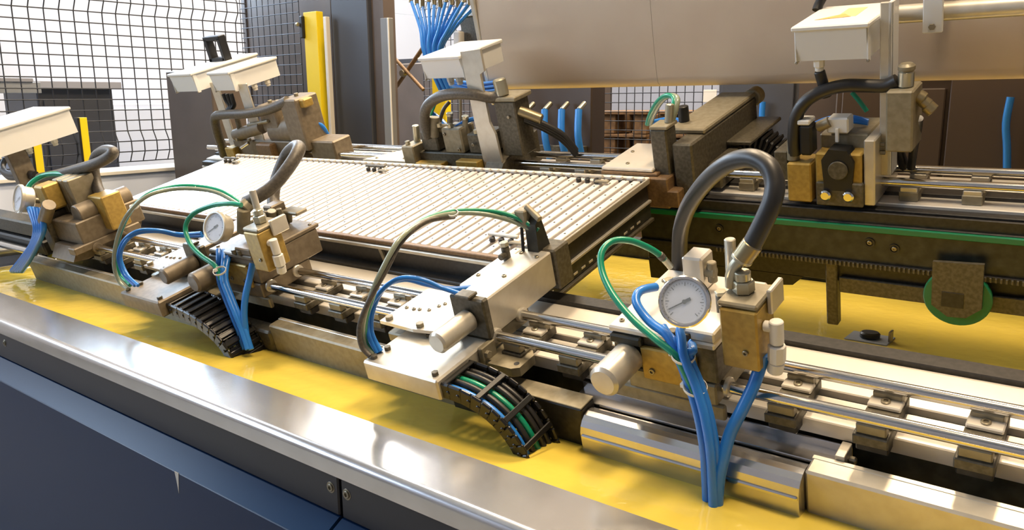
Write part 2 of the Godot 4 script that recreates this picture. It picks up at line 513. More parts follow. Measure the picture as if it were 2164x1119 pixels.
func build_background() -> void:
	# the fence that closes the left end of the cell, seen through to the white wall
	wire_fence("black welded mesh fence with folded ribs before the white wall", Vector3(-4.6, 1.2, -1.0), PI * 0.5, 1.86, 1.2, 2.36, 0.075, 0.058, [1.26, 1.32, 2.07, 2.13], 0.0033)
	var kerb := th("fence_base", "long white plinth under the left mesh fence", "plinth", "", Vector3(-4.75, 0, -2.0), true)
	bx(kerb, "body", mats.wall_white, -4.9, -4.62, 0.0, 1.13, -3.0, -0.6, 0.01)
	bx(kerb, "cap", mats.plastic_white, -4.92, -4.6, 1.13, 1.15, -3.0, -0.6)
	wire_fence("fine dark mesh fence standing behind the rear rails and hoses", Vector3(-4.25, 0.9, -4.1), 0.0, 2.75, 0.9, 2.5, 0.055, 0.055, [2.08, 2.14], 0.0028)
	# dark machine covers at the back left
	var t := th("cover_panel", "tall dark brown cover panel behind the tilted grey boxes", "panel", "", Vector3(-4.35, 0, -3.1), true)
	bx(t, "sheet", mats.cabinet_dark, -4.86, -3.99, 0.0, 2.6, -3.2, -3.06, 0.004)
	bx(t, "edge_trim", mats.cabinet_dark, -4.9, -4.86, 0.0, 2.6, -3.21, -3.05)
	wire_fence("short mesh fence panel in front of dark brown cover", Vector3(-4.84, 0.95, -3.0), 0.0, 0.62, 0.95, 2.5, 0.062, 0.062, [1.02], 0.0026)
	t = th("pillar", "dark grey pillar below the two grey junction boxes at left", "pillar", "", Vector3(-4.1, 0, -2.3), true)
	bx(t, "shaft", mats.cabinet_dark, -4.40, -3.95, 0.0, 1.70, -2.4, -2.2, 0.006)
	bx(t, "base", mats.cabinet_dark, -4.44, -3.91, 0.0, 0.05, -2.44, -2.16)
	wpost("yellow_post", "tall flat yellow post left of the blue grey column", mats.yellow_paint, 640, 668, 25, 280, -2.95, 0.05)
	t = wpost("slim_post", "thin pale post with dark edge just right of yellow post", mats.post_light, 682, 688, 35, 300, -2.94, 0.03)
	t = th("limit_switch", "small black limit switch fixed beside yellow post top", "switch", "", wz(636, 55, -2.93), true)
	var p := wz(636, 55, -2.93)
	bx(t, "body", mats.black, p.x - 0.02, p.x + 0.012, p.y - 0.07, p.y + 0.06, p.z - 0.04, p.z, 0.006)
	rod(t, "knob", mats.fitting, p + Vector3(-0.028, 0.01, 0.01), p + Vector3(-0.012, 0.01, 0.01), 0.012)
	t = th("machine_column", "wide blue grey column standing behind the slatted table", "column", "", Vector3(-3.7, 0, -3.1), true)
	bx(t, "body", mats.cabinet_blue, -3.92, -3.60, 0.0, 2.5, -3.15, -3.0, 0.006)
	bx(t, "side_flange", mats.cabinet_dark, -3.60, -3.50, 0.0, 2.5, -3.12, -3.03)
	t = wpost("guard_post", "slim grey post with bright edge right of blue grey column", mats.post_grey, 803, 819, 38, 310, -2.85, 0.04)
	var ge := wz(820, 38, -2.85)
	bx(t, "bright_edge", mats.post_light, ge.x - 0.006, ge.x + 0.004, 0.0, ge.y, -2.852, -2.846, 0.001)
	t = wpost("yellow_post", "short yellow post partly hidden behind the middle junction box", mats.yellow_paint, 912, 940, 150, 300, -3.6, 0.05)
	wpost("yellow_post", "yellow post standing beside the stack of wooden pallets", mats.yellow_paint, 1238, 1262, 160, 300, -3.9, 0.05)
	# diagonal braces and a valve box behind the blue hose bundle
	t = th("cross_brace", "brown crossed struts bolted together behind the blue hose bundle", "brace", "", wz(860, 150, -3.5), true)
	rod(t, "strut", mats.rust, wz(905, 85, -3.5), wz(905, 85, -3.5) + (wz(815, 215, -3.5) - wz(905, 85, -3.5)) * (wz(905, 85, -3.5).y / (wz(905, 85, -3.5).y - wz(815, 215, -3.5).y)), 0.014, 8)
	rod(t, "strut", mats.rust, wz(820, 108, -3.47), wz(895, 190, -3.47), 0.012, 8)
	rod(t, "pivot", mats.bolt, wz(860, 155, -3.5) + Vector3(0, 0, 0.02), wz(860, 155, -3.5) + Vector3(0, 0, 0.05), 0.022, 10)
	p = wz(1000, 62, -2.75)
	t = th("valve_box", "grey steel valve box hanging left of the big hood", "box", "", p, true)
	bx(t, "body", mats.filmy_dark, p.x - 0.08, p.x + 0.07, p.y - 0.09, p.y + 0.06, p.z - 0.1, p.z, 0.004)
	bx(t, "top_flange", mats.steel, p.x - 0.1, p.x + 0.09, p.y + 0.06, p.y + 0.08, p.z - 0.12, p.z + 0.01)
	p = wz(964, 82, -2.7)
	t = th("sensor_stub", "small white upright sensor above the middle junction box", "sensor", "", p, true)
	bx(t, "body", mats.plastic_white, p.x - 0.02, p.x + 0.02, p.y - 0.06, p.y + 0.035, p.z - 0.04, p.z, 0.005)
	rod(t, "stem", mats.bolt, Vector3(p.x, 0.0, p.z - 0.02), p + Vector3(0, -0.06, -0.02), 0.008, 8)
	# manifold with brass fittings and the fan of blue hoses hanging from it
	p = wz(925, -40, -2.6)
	t = th("hose_manifold", "steel manifold with rows of brass fittings above blue hoses", "manifold", "", p, true)
	bx(t, "body", mats.filmy_dark, p.x - 0.28, p.x + 0.2, p.y + 0.02, p.y + 0.12, p.z - 0.14, p.z, 0.006)
	var k := 0
	for i in 12:
		var top := wz(868 + i * 12.5, 0 + (i % 3) * 6, -2.58 - 0.03 * (i % 3))
		rod(t, "fitting", mats.ferrule, top + Vector3(0, -0.01, 0), Vector3(top.x, p.y + 0.02, top.z), 0.011, 8)
		var mid := wz(888 + i * 6.6, 60, -2.56 - 0.02 * (i % 3))
		var low := wz(896 + i * 3.4, 112, -2.55 - 0.02 * (i % 3))
		var end := wz(930 + i * 3.0, 190, -2.6 - 0.02 * (i % 3))
		var mi := MF.affine_inverse()
		hose("blue_hose", ORD[i] + " blue hose from the left in the overhead fan", "blue hoses hanging from the manifold", mats.blue_hose, 0.0075, [mi * top, mi * mid, mi * low, mi * end], 8, 4)
	for i in 6:
		var z: float = -2.28 - 0.012 * (i % 2)
		hose("blue_hose", ORD[i] + " blue hose from the top, curving level behind middle bracket", "blue hoses behind the middle bracket", mats.blue_hose, 0.006, [[950, 168 + i * 2.0, z], [985, 174 + i * 3.0, z], [1020, 176 + i * 4.0, z], [1052, 172 + i * 4.2, z]], 8, 4)
	# stack of wooden pallets behind the fence
	for s in 2:
		for i in 10:
			var o := Vector3(-2.86 + s * 0.62, 0.145 * i, -4.75 - s * 0.08)
			var pl := th("wooden_pallet", ORD[9 - i] + [" wooden pallet from the top of the left stack", " wooden pallet from the top of the right stack"][s], "pallet", ["left stack of wooden pallets", "right stack of wooden pallets"][s], o, true)
			for q in 4:
				bx(pl, "deck_board", mats.wood, o.x - 0.29, o.x + 0.29, o.y + 0.122, o.y + 0.142, o.z - 0.38 + q * 0.2, o.z - 0.24 + q * 0.2, 0.003)
			for q in 3:
				bx(pl, "block", mats.wood, o.x - 0.29 + q * 0.24, o.x - 0.19 + q * 0.24, o.y + 0.022, o.y + 0.122, o.z - 0.36, o.z + 0.34, 0.004)
				bx(pl, "skid", mats.wood, o.x - 0.29 + q * 0.24, o.x - 0.19 + q * 0.24, o.y, o.y + 0.022, o.z - 0.38, o.z + 0.36, 0.003)
	# dark hydraulic cabinets under and behind the hood
	var hx0 := wz(1080, 250, -2.98).x
	var hx1 := wz(1250, 250, -2.98).x
	t = th("hydraulic_cabinet", "black hydraulic cabinet with blue hoses below the hood's left end", "cabinet", "", Vector3((hx0 + hx1) * 0.5, 0, -3.1), true)
	bx(t, "body", mats.cabinet_brown, hx0 - 0.2, hx1, 0.0, 1.75, -3.1, -2.98, 0.006)
	bx(t, "valve_rail", mats.filmy_dark, hx0 - 0.18, hx1 - 0.02, 1.28, 1.31, -2.98, -2.93)
	for i in 4:
		var a := wz(1115 + i * 36, 232, -2.9)
		var b := wz(1128 + i * 34, 335, -2.88)
		var mi := MF.affine_inverse()
		hose("blue_hose", ["leftmost", "second", "third", "rightmost"][i] + " of four dim blue hoses on the black cabinet", "blue hoses on the black cabinet", mats.blue_hose, 0.017, [mi * a, mi * a.lerp(b, 0.5) + Vector3(0, 0, 0.02), mi * b], 10, 4)
		rod(t, "hose_nipple", mats.fitting, a, a + Vector3(0, 0.03, -0.05), 0.012, 10)
	var sx0 := wz(1514, 230, -3.385).x
	t = th("switch_cabinet", "tall dark blue cabinet between pallet stacks and right carriage", "cabinet", "", Vector3(sx0 + 0.4, 0, -3.5), true)
	bx(t, "body", mats.cabinet_blue, sx0, -1.02, 0.0, 1.9, -3.9, -3.4, 0.006)
	bx(t, "door", mats.cabinet_blue, sx0 + 0.02, sx0 + 0.36, 0.05, 1.85, -3.4, -3.385, 0.003)
	bx(t, "door", mats.cabinet_brown, sx0 + 0.38, -1.04, 0.05, 1.85, -3.4, -3.385, 0.003)
	var np := wz(1500, 203, -4.093)
	t = th("notice_plate", "small white plate on mesh fence left of blue cabinet", "plate", "", np, true)
	bx(t, "sheet", mats.plastic_white, np.x - 0.04, np.x + 0.04, np.y - 0.035, np.y + 0.035, np.z - 0.004, np.z, 0.001)
	var hz := th("rear_housing", "wide dark grey housing far behind the mesh fence", "housing", "", Vector3(-4.6, 0, -5.2), true)
	bx(hz, "body", mats.cabinet_dark, -5.6, -3.5, 0.0, 1.86, -5.5, -5.0, 0.01)
	bx(hz, "top_rail", mats.cabinet_blue, -5.6, -3.5, 1.86, 1.9, -5.45, -5.02)
	t = th("control_cabinet", "large dark brown cabinet with door seams behind right rails", "cabinet", "", Vector3(-0.3, 0, -3.2), true)
	bx(t, "body", mats.cabinet_brown, -0.98, 0.9, 0.0, 2.1, -3.6, -3.0, 0.006)
	bx(t, "door", mats.cabinet_brown, -0.95, -0.60, 0.1, 1.55, -3.0, -2.975, 0.004)
	bx(t, "door", mats.cabinet_brown, -0.585, 0.1, 0.1, 1.62, -3.0, -2.97, 0.004)
	bx(t, "top_rail", mats.cabinet_dark, -0.98, 0.9, 1.63, 1.70, -3.0, -2.96, 0.004)
	var mi2 := MF.affine_inverse()
	hose("blue_hose", "dim blue hose hanging on the brown cabinet at right edge", "", mats.blue_hose, 0.012, [mi2 * wz(2136, 205, -2.93), mi2 * wz(2126, 260, -2.93), mi2 * wz(2128, 310, -2.93), mi2 * wz(2128, 365, -2.93)], 8, 4)
	hose("blue_hose", "dim blue hose hanging on the dark blue cabinet", "", mats.blue_hose, 0.014, [mi2 * wz(1612, 215, -3.35), mi2 * wz(1610, 250, -3.35), mi2 * wz(1614, 290, -3.35)], 8, 4)
	# left: dark cabinet, grey beam and short yellow posts behind the fence
	t = th("control_cabinet", "dark blue cabinet behind the mesh fence at far left", "cabinet", "", Vector3(-5.3, 0, -1.9), true)
	bx(t, "body", mats.cabinet_blue, -5.75, -5.25, 0.0, 1.62, -2.3, -1.85, 0.006)
	bx(t, "door", mats.cabinet_blue, -5.25, -5.235, 0.1, 1.55, -2.27, -1.88, 0.003)
	bx(t, "roof_cap", mats.wall_grey, -5.8, -5.2, 1.62, 1.66, -2.34, -1.8)
	t = th("cable_tray", "grey cable tray running above the dark cabinet at left edge", "tray", "", wx(20, 185, -5.0), true)
	p = wx(20, 185, -5.0)
	bx(t, "channel", mats.conveyor, p.x - 0.06, p.x + 0.06, p.y - 0.03, p.y + 0.03, p.z - 0.14, p.z + 0.7)
	bx(t, "lid", mats.wall_grey, p.x - 0.07, p.x + 0.07, p.y + 0.03, p.y + 0.05, p.z - 0.1, p.z + 0.7)
	for e in [[75, 300, "short yellow post under the leftmost tilted grey box"], [172, 248, "yellow edged black post right of the leftmost grey box"]]:
		p = wx(e[0], e[1], -4.55)
		t = th("yellow_post", e[2], "post", "", Vector3(p.x, 0, p.z), true)
		bx(t, "upright", mats.yellow_paint, p.x - 0.02, p.x + 0.02, 0.0, p.y, p.z - 0.02, p.z + 0.02)
		bx(t, "edge_strip", mats.black, p.x - 0.02, p.x + 0.024, 0.0, p.y, p.z + 0.02, p.z + 0.032)
	p = wx(262, 280, -5.9)
	t = th("wall_cabinet", "large white cabinet against the wall behind left mesh fence", "cabinet", "", Vector3(-6.0, 0, p.z), true)
	bx(t, "body", mats.wall_white, -6.15, -5.9, 0.0, p.y + 0.21, p.z - 0.42, p.z + 0.36, 0.01)
	bx(t, "door", mats.wall_white, -5.9, -5.885, 0.1, p.y + 0.17, p.z - 0.38, p.z + 0.32, 0.004)
	bx(t, "door_handle", mats.black, -5.885, -5.86, p.y + 0.11, p.y + 0.15, p.z + 0.22, p.z + 0.28, 0.006)
	# roller conveyor behind the left end of the tank
	t = th("roller_conveyor", "grey roller conveyor with many steel rollers beyond the left carriage", "conveyor", "", Vector3(-4.2, 0, -1.3), true)
	bx(t, "side_rail", mats.conveyor, -4.58, -3.66, 0.86, 0.95, -1.92, -1.88)
	bx(t, "side_rail", mats.conveyor, -4.58, -3.66, 0.86, 0.95, -0.72, -0.68)
	for i in 18:
		rod(t, "roller", mats.roller, Vector3(-4.55 + i * 0.051, 0.93, -1.88), Vector3(-4.55 + i * 0.051, 0.93, -0.72), 0.022, 12)
	for x in [-4.5, -3.75]:
		for z in [-1.9, -0.7]:
			bx(t, "leg", mats.conveyor, x - 0.03, x + 0.03, 0.0, 0.86, z - 0.02, z + 0.02)

# ---------- tank ----------
func build_tank() -> void:
	var x0 := -3.62
	var x1 := 0.9
	var t := th("coolant_tank", "long stainless rimmed tank with dark blue front in foreground", "tank", "", Vector3(-1.5, 0, -0.62), true)
	# rim: folded stainless sheet with a rounded outer edge
	var prof := [Vector2(-0.762, 0.880), Vector2(-0.765, 0.9045), Vector2(-0.760, 0.908), Vector2(-0.648, 0.900)]
	for i in 7:
		var a := PI * 0.5 * i / 6.0
		prof.append(Vector2(-0.646 + sin(a) * 0.016, 0.884 + cos(a) * 0.016))
	prof.append_array([Vector2(-0.630, 0.858), Vector2(-0.642, 0.858), Vector2(-0.642, 0.880)])
	prism(t, "rim", mats.stainless, prof, "x", x0, x1, true)
	bx(t, "inner_wall", mats.stainless, x0, x1, 0.3, 0.88, -0.765, -0.758)
	# charcoal upper panels with screws, a vertical gap between two of them
	for e in [[x0, -1.0955], [-1.0875, x1]]:
		bx(t, "upper_panel", mats.charcoal, e[0], e[1], 0.775, 0.8575, -0.66, -0.638, 0.003)
	for x in [-1.116, -1.071, -2.62, 0.3]:
		screw(t, Vector3(x, 0.8265, -0.638), Vector3(0, 0, 1), 0.0075)
		rod(t, "washer", mats.bolt, Vector3(x, 0.8265, -0.6385), Vector3(x, 0.8265, -0.637), 0.011, 16, 0.0004)
	for e in [[x0, -1.0955], [-1.0875, x1]]:
		prism(t, "sloped_ledge", mats.navy, [Vector2(-0.66, 0.774), Vector2(-0.637, 0.774), Vector2(-0.585, 0.744), Vector2(-0.66, 0.744)], "x", e[0], e[1])
		bx(t, "lower_panel", mats.navy, e[0], e[1], 0.05, 0.7435, -0.66, -0.585, 0.003)
	prism(t, "dried_drip", mats.post_light, [Vector2(-1.58, 0.7425), Vector2(-1.564, 0.7425), Vector2(-1.567, 0.722), Vector2(-1.5705, 0.694), Vector2(-1.575, 0.722)], "z", -0.5852, -0.5842)
	bx(t, "plinth", mats.black, x0, x1, 0.0, 0.05, -0.7, -0.64)
	# back and bottom of the tank
	bx(t, "back_wall", mats.web, x0, x1, 0.3, 0.95, -2.75, -2.7)
	bx(t, "bottom", mats.web, x0, x1, 0.25, 0.3, -2.75, -0.7)
	for x in [x0, x1 - 0.01]:
		bx(t, "end_wall", mats.stainless, x, x + 0.01, 0.3, 0.88, -2.7, -0.765)
	var w := one("coolant", "opaque yellow coolant filling the long open tank", "liquid", "", mats.coolant, box_mesh(Vector3(x1 - x0 - 0.03, 0.5, 1.92), 0.001), Vector3((x0 + x1) * 0.5, 0.62, -1.73), true)
	w.set_meta("kind", "stuff")

# ---------- front rail ----------
func build_front_rail() -> void:
	var xa := -3.3
	var xb := 0.5
	var t := th("rail_bed", "long bright steel bed plate carrying the front guide rods", "rail", "", Vector3(-1.5, -0.06, -1.18))
	bx(t, "bed_plate", mats.plate, xa, xb, -0.075, -0.045, -1.28, -1.167, 0.002)
	bx(t, "bed_strip", mats.plate, xa, xb, -0.075, -0.045, -1.147, -1.078, 0.002)
	bx(t, "groove_floor", mats.dark_steel, xa, xb, -0.075, -0.06, -1.168, -1.146, 0.001)
	bx(t, "rear_angle", mats.dark_steel, xa, xb, -0.085, -0.036, -1.318, -1.2805, 0.002)
	bx(t, "under_beam", mats.web, xa, xb, -0.17, -0.0755, -1.27, -1.085, 0.004)
	for e in [[-1.1455, "upper"], [-1.054, "lower"]]:
		var g := th("guide_rod", "%s polished steel guide rod of the front rail" % ["rear" if e[0] < -1.1 else "front"][0], "rod", "front guide rods", Vector3(-1.5, 0, e[0]))
		rod(g, "shaft", mats.chrome, Vector3(xa, 0, e[0]), Vector3(xb, 0, e[0]), 0.0105, 24)
		rod(g, "end_collar", mats.steel, Vector3(xb, 0, e[0]), Vector3(xb + 0.03, 0, e[0]), 0.018, 20)
	# rod supports every 0.139 m
	var x := -0.15
	var seen := {}
	var n := 0
	while x > -3.3:
		if not (x < -0.53 and x > -0.75) and not (x < -1.03 and x > -1.30) and not (x < -1.80 and x > -2.04):
			var zone := 0 if x > -0.75 else 1 if x > -1.1 else 2 if x > -2.0 else 3
			seen[zone] = seen.get(zone, 0) + 1
			var lab: String = ORD[seen[zone] - 1] + [" bolted rod support from the right picture edge, front rail", " bolted rod support left of the large gauge carriage", " bolted rod support left of the bright pusher plate", " bolted rod support left of the left front carriage"][zone]
			var gr := "rod supports of the front rail"
			var s := th("rod_support", lab, "bracket", gr, Vector3(x, -0.045, -1.1))
			bx(s, "foot", mats.filmy_dark, x - 0.026, x + 0.026, -0.0445, -0.026, -1.168, -1.04, 0.002)
			bx(s, "front_face", mats.dark_steel, x - 0.024, x + 0.024, -0.062, -0.0445, -1.0775, -1.05, 0.002)
			for z in [-1.128, -1.082]:
				bx(s, "pad", mats.plate, x - 0.025, x + 0.025, -0.026, -0.018, z - 0.013, z + 0.013, 0.002)
				screw(s, Vector3(x, -0.018, z), Vector3.UP, 0.0075)
			for z in [-1.1455, -1.054]:
				bx(s, "cradle", mats.filmy, x - 0.022, x + 0.022, -0.026, -0.008, z - 0.009, z + 0.009, 0.002)
		x -= 0.139
		n += 1
	# box beams along the water's edge
	for e in [[-3.3, -2.05, -0.08, "long grey box beam along the water at far left"], [-1.775, -1.13, -0.08, "grey box beam with square end left of the pusher plate"], [-0.372, 0.5, -0.08, "bright box beam with square end at lower right"]]:
		var b := th("edge_beam", e[3], "beam", "beams along the water's edge", Vector3((e[0] + e[1]) * 0.5, -0.1, -1.01))
		bx(b, "beam", mats.filmy if e[0] < -0.5 else mats.steel, e[0], e[1], -0.2, e[2], -1.032, -0.99, 0.004)
		bx(b, "weld_lip", mats.steel, e[0], e[1], e[2] - 0.004, e[2] + 0.001, -1.034, -1.024, 0.001)
	var b2 := th("edge_beam", "dark wet beam end dipping into coolant beside cable chain", "beam", "beams along the water's edge", Vector3(-0.9, -0.1, -1.01))
	bx(b2, "beam", mats.dark_steel, -1.13, -0.785, -0.22, -0.075, -1.03, -0.985, 0.003)
	bx(b2, "top_strip", mats.filmy, -1.13, -0.785, -0.075, -0.072, -1.03, -0.985, 0.001)
	b2 = th("edge_bar", "low grey bar at water level beside left hose bundle", "beam", "", Vector3(-1.9, -0.1, -1.01))
	bx(b2, "bar", mats.filmy_dark, -2.05, -1.775, -0.2, -0.1, -1.03, -0.985, 0.006)
	# polished half round bar between cable chain and right beam
	var pb := th("polished_bar", "polished faceted steel bar along water behind blue hose bundle", "bar", "", Vector3(-0.57, -0.12, -1.0))
	var prof := []
	for i in 9:
		var a := PI * (0.95 - 0.9 * i / 8.0)
		prof.append(Vector2(-1.0 + cos(a) * 0.034, -0.118 + sin(a) * 0.034))
	prof.append_array([Vector2(-0.966, -0.19), Vector2(-1.034, -0.19)])
	prism(pb, "body", mats.stainless, prof, "x", -0.782, -0.374)
	bx(pb, "ridge", mats.chrome, -0.78, -0.376, -0.124, -0.115, -0.97, -0.963, 0.002)
	var ch := th("cable_duct", "open blue grey steel trough behind the polished bar", "trough", "", Vector3(-0.55, -0.1, -1.055))
	bx(ch, "floor", mats.stainless, -0.84, -0.325, -0.1, -0.094, -1.075, -1.035, 0.001)
	bx(ch, "lip", mats.stainless, -0.84, -0.325, -0.1, -0.08, -1.078, -1.074, 0.001)
	bx(ch, "end_plate", mats.steel, -0.34, -0.325, -0.1, -0.072, -1.075, -1.035, 0.001)
	bx(ch, "end_bolt", mats.bolt, -0.325, -0.312, -0.095, -0.083, -1.06, -1.048, 0.003)

# ---------- rear rail ----------
func build_rear_rail() -> void:
	var xa := -3.6
	var xb := 0.7
	var t := th("rail_bed", "long pale steel bed plate carrying the rear guide rods", "rail", "", Vector3(-1.5, -0.06, -2.07))
	bx(t, "bed_plate", mats.plate, xa, xb, -0.08, -0.045, -2.19, -1.992, 0.002)
	bx(t, "rod_strip", mats.dark_steel, xa, xb, -0.045, -0.035, -2.10, -2.045, 0.001)
	bx(t, "front_angle", mats.dark_steel, xa, xb, -0.10, -0.052, -1.99, -1.965, 0.002)
	bx(t, "edge_strip", mats.steel, xa, xb, -0.082, -0.072, -1.966, -1.958, 0.001)
	for z in [-2.024, -2.118]:
		var g := th("guide_rod", "%s polished steel guide rod of the rear rail" % ["rear" if z < -2.1 else "front"][0], "rod", "rear guide rods", Vector3(-1.5, 0, z))
		rod(g, "shaft", mats.chrome, Vector3(xa, 0, z), Vector3(xb, 0, z), 0.0115, 24)
		rod(g, "end_collar", mats.steel, Vector3(xb, 0, z), Vector3(xb + 0.03, 0, z), 0.019, 20)
	var x := -0.05
	var k := -1
	while x > -2.2:
		if not (x < -0.5 and x > -0.8) and not (x < -0.98 and x > -1.3) and not (x < -1.6):
			k += 1
			var s := th("rod_support", ORD[k] + " small rod support from the right on the rear rail", "bracket", "rod supports on the rear rail", Vector3(x, -0.045, -2.07))
			bx(s, "foot", mats.filmy, x - 0.022, x + 0.022, -0.045, -0.02, -2.135, -2.01, 0.002)
			for z in [-2.024, -2.118]:
				bx(s, "cradle", mats.steel, x - 0.02, x + 0.02, -0.024, -0.009, z - 0.012, z + 0.012, 0.002)
		x -= 0.139
	# dark girder with the green edge, rack and gusset wheel
	t = th("rear_girder", "dark oily girder with bright green top edge under rear rail", "girder", "", Vector3(-1.0, -0.2, -1.95))
	bx(t, "web", mats.web, -1.2, xb, -0.21, -0.085, -1.96, -1.944, 0.002)
	bx(t, "green_edge", mats.green_paint, -1.16, xb, -0.104, -0.0875, -1.9435, -1.935, 0.002)
	bx(t, "upper_web", mats.dark_steel, -1.2, xb, -0.095, -0.055, -1.957, -1.95, 0.002)
	bx(t, "rack_bar", mats.dark_steel, -1.2, xb, -0.205, -0.190, -1.944, -1.936, 0.001)
	var tooth := box_mesh(Vector3(0.0055, 0.012, 0.006), 0.001)
	for i in 130:
		add(t, "rack_tooth", mats.filmy_dark, tooth, Vector3(-0.95 + i * 0.011, -0.197, -1.933))
	bx(t, "lower_plate", mats.dark_steel, -1.2, xb, -0.27, -0.21, -1.99, -1.97, 0.002)
	bx(t, "lower_flange", mats.filmy_dark, -0.62, xb, -0.295, -0.25, -1.965, -1.955, 0.002)
	prism(t, "gusset", mats.dark_steel, [Vector2(-1.2, -0.27), Vector2(-0.72, -0.27), Vector2(-0.75, -0.30), Vector2(-0.98, -0.33), Vector2(-1.2, -0.34)], "z", -1.99, -1.97)
	bx(t, "hanger_post", mats.filmy_dark, -0.655, -0.625, -0.40, -0.21, -1.985, -1.955, 0.003)
	for q in [[1520, 482], [1838, 512], [1890, 525]]:
		var p := pz(q[0], q[1], -1.944)
		add(t, "bolt_hole", mats.dark_steel, lathe([Vector2(0.013, 0), Vector2(0.013, 0.003), Vector2(0.009, 0.003), Vector2(0.008, -0.004), Vector2(0, -0.004)], 14), p, aim(Vector3(0, 0, 1)))
		screw(t, p + Vector3(0, 0, 0.0005), Vector3(0, 0, 1), 0.006)
	var w := th("wheel_hanger", "dark green wheel behind an angular steel hanger plate", "wheel", "", Vector3(-0.335, -0.25, -1.93))
	rod(w, "tyre", mats.green_paint, Vector3(-0.335, -0.253, -1.938), Vector3(-0.335, -0.253, -1.925), 0.075, 40, 0.003)
	prism(w, "hanger_plate", mats.filmy_dark, [Vector2(-0.388, -0.155), Vector2(-0.280, -0.150), Vector2(-0.280, -0.268), Vector2(-0.312, -0.297), Vector2(-0.352, -0.300), Vector2(-0.388, -0.272)], "z", -1.924, -1.914)
	bx(w, "window_cover", mats.dark_steel, -0.366, -0.318, -0.272, -0.232, -1.914, -1.9125, 0.0005)
	# drain plate with black knob lying in the tank
	var kp := wy_point(1838, 714, 0.872)
	var dk := th("drain_knob", "round black knob on a blue grey square plate in coolant", "knob", "", kp, true)
	rod(dk, "knob", mats.black, kp, kp + Vector3(0, 0.018, 0), 0.026, 24, 0.004)
	bx(dk, "plate", mats.conveyor, kp.x - 0.055, kp.x + 0.055, kp.y - 0.004, kp.y + 0.002, kp.z - 0.045, kp.z + 0.045, 0.001)
	bx(dk, "clip", mats.bolt, kp.x + 0.05, kp.x + 0.056, kp.y, kp.y + 0.03, kp.z - 0.015, kp.z + 0.015, 0.001)
func wy_point(u: float, v: float, y: float) -> Vector3:
	var c := MF * EYE
	var d := MF.basis * sight(u, v)
	return c + d * ((y - c.y) / d.y)

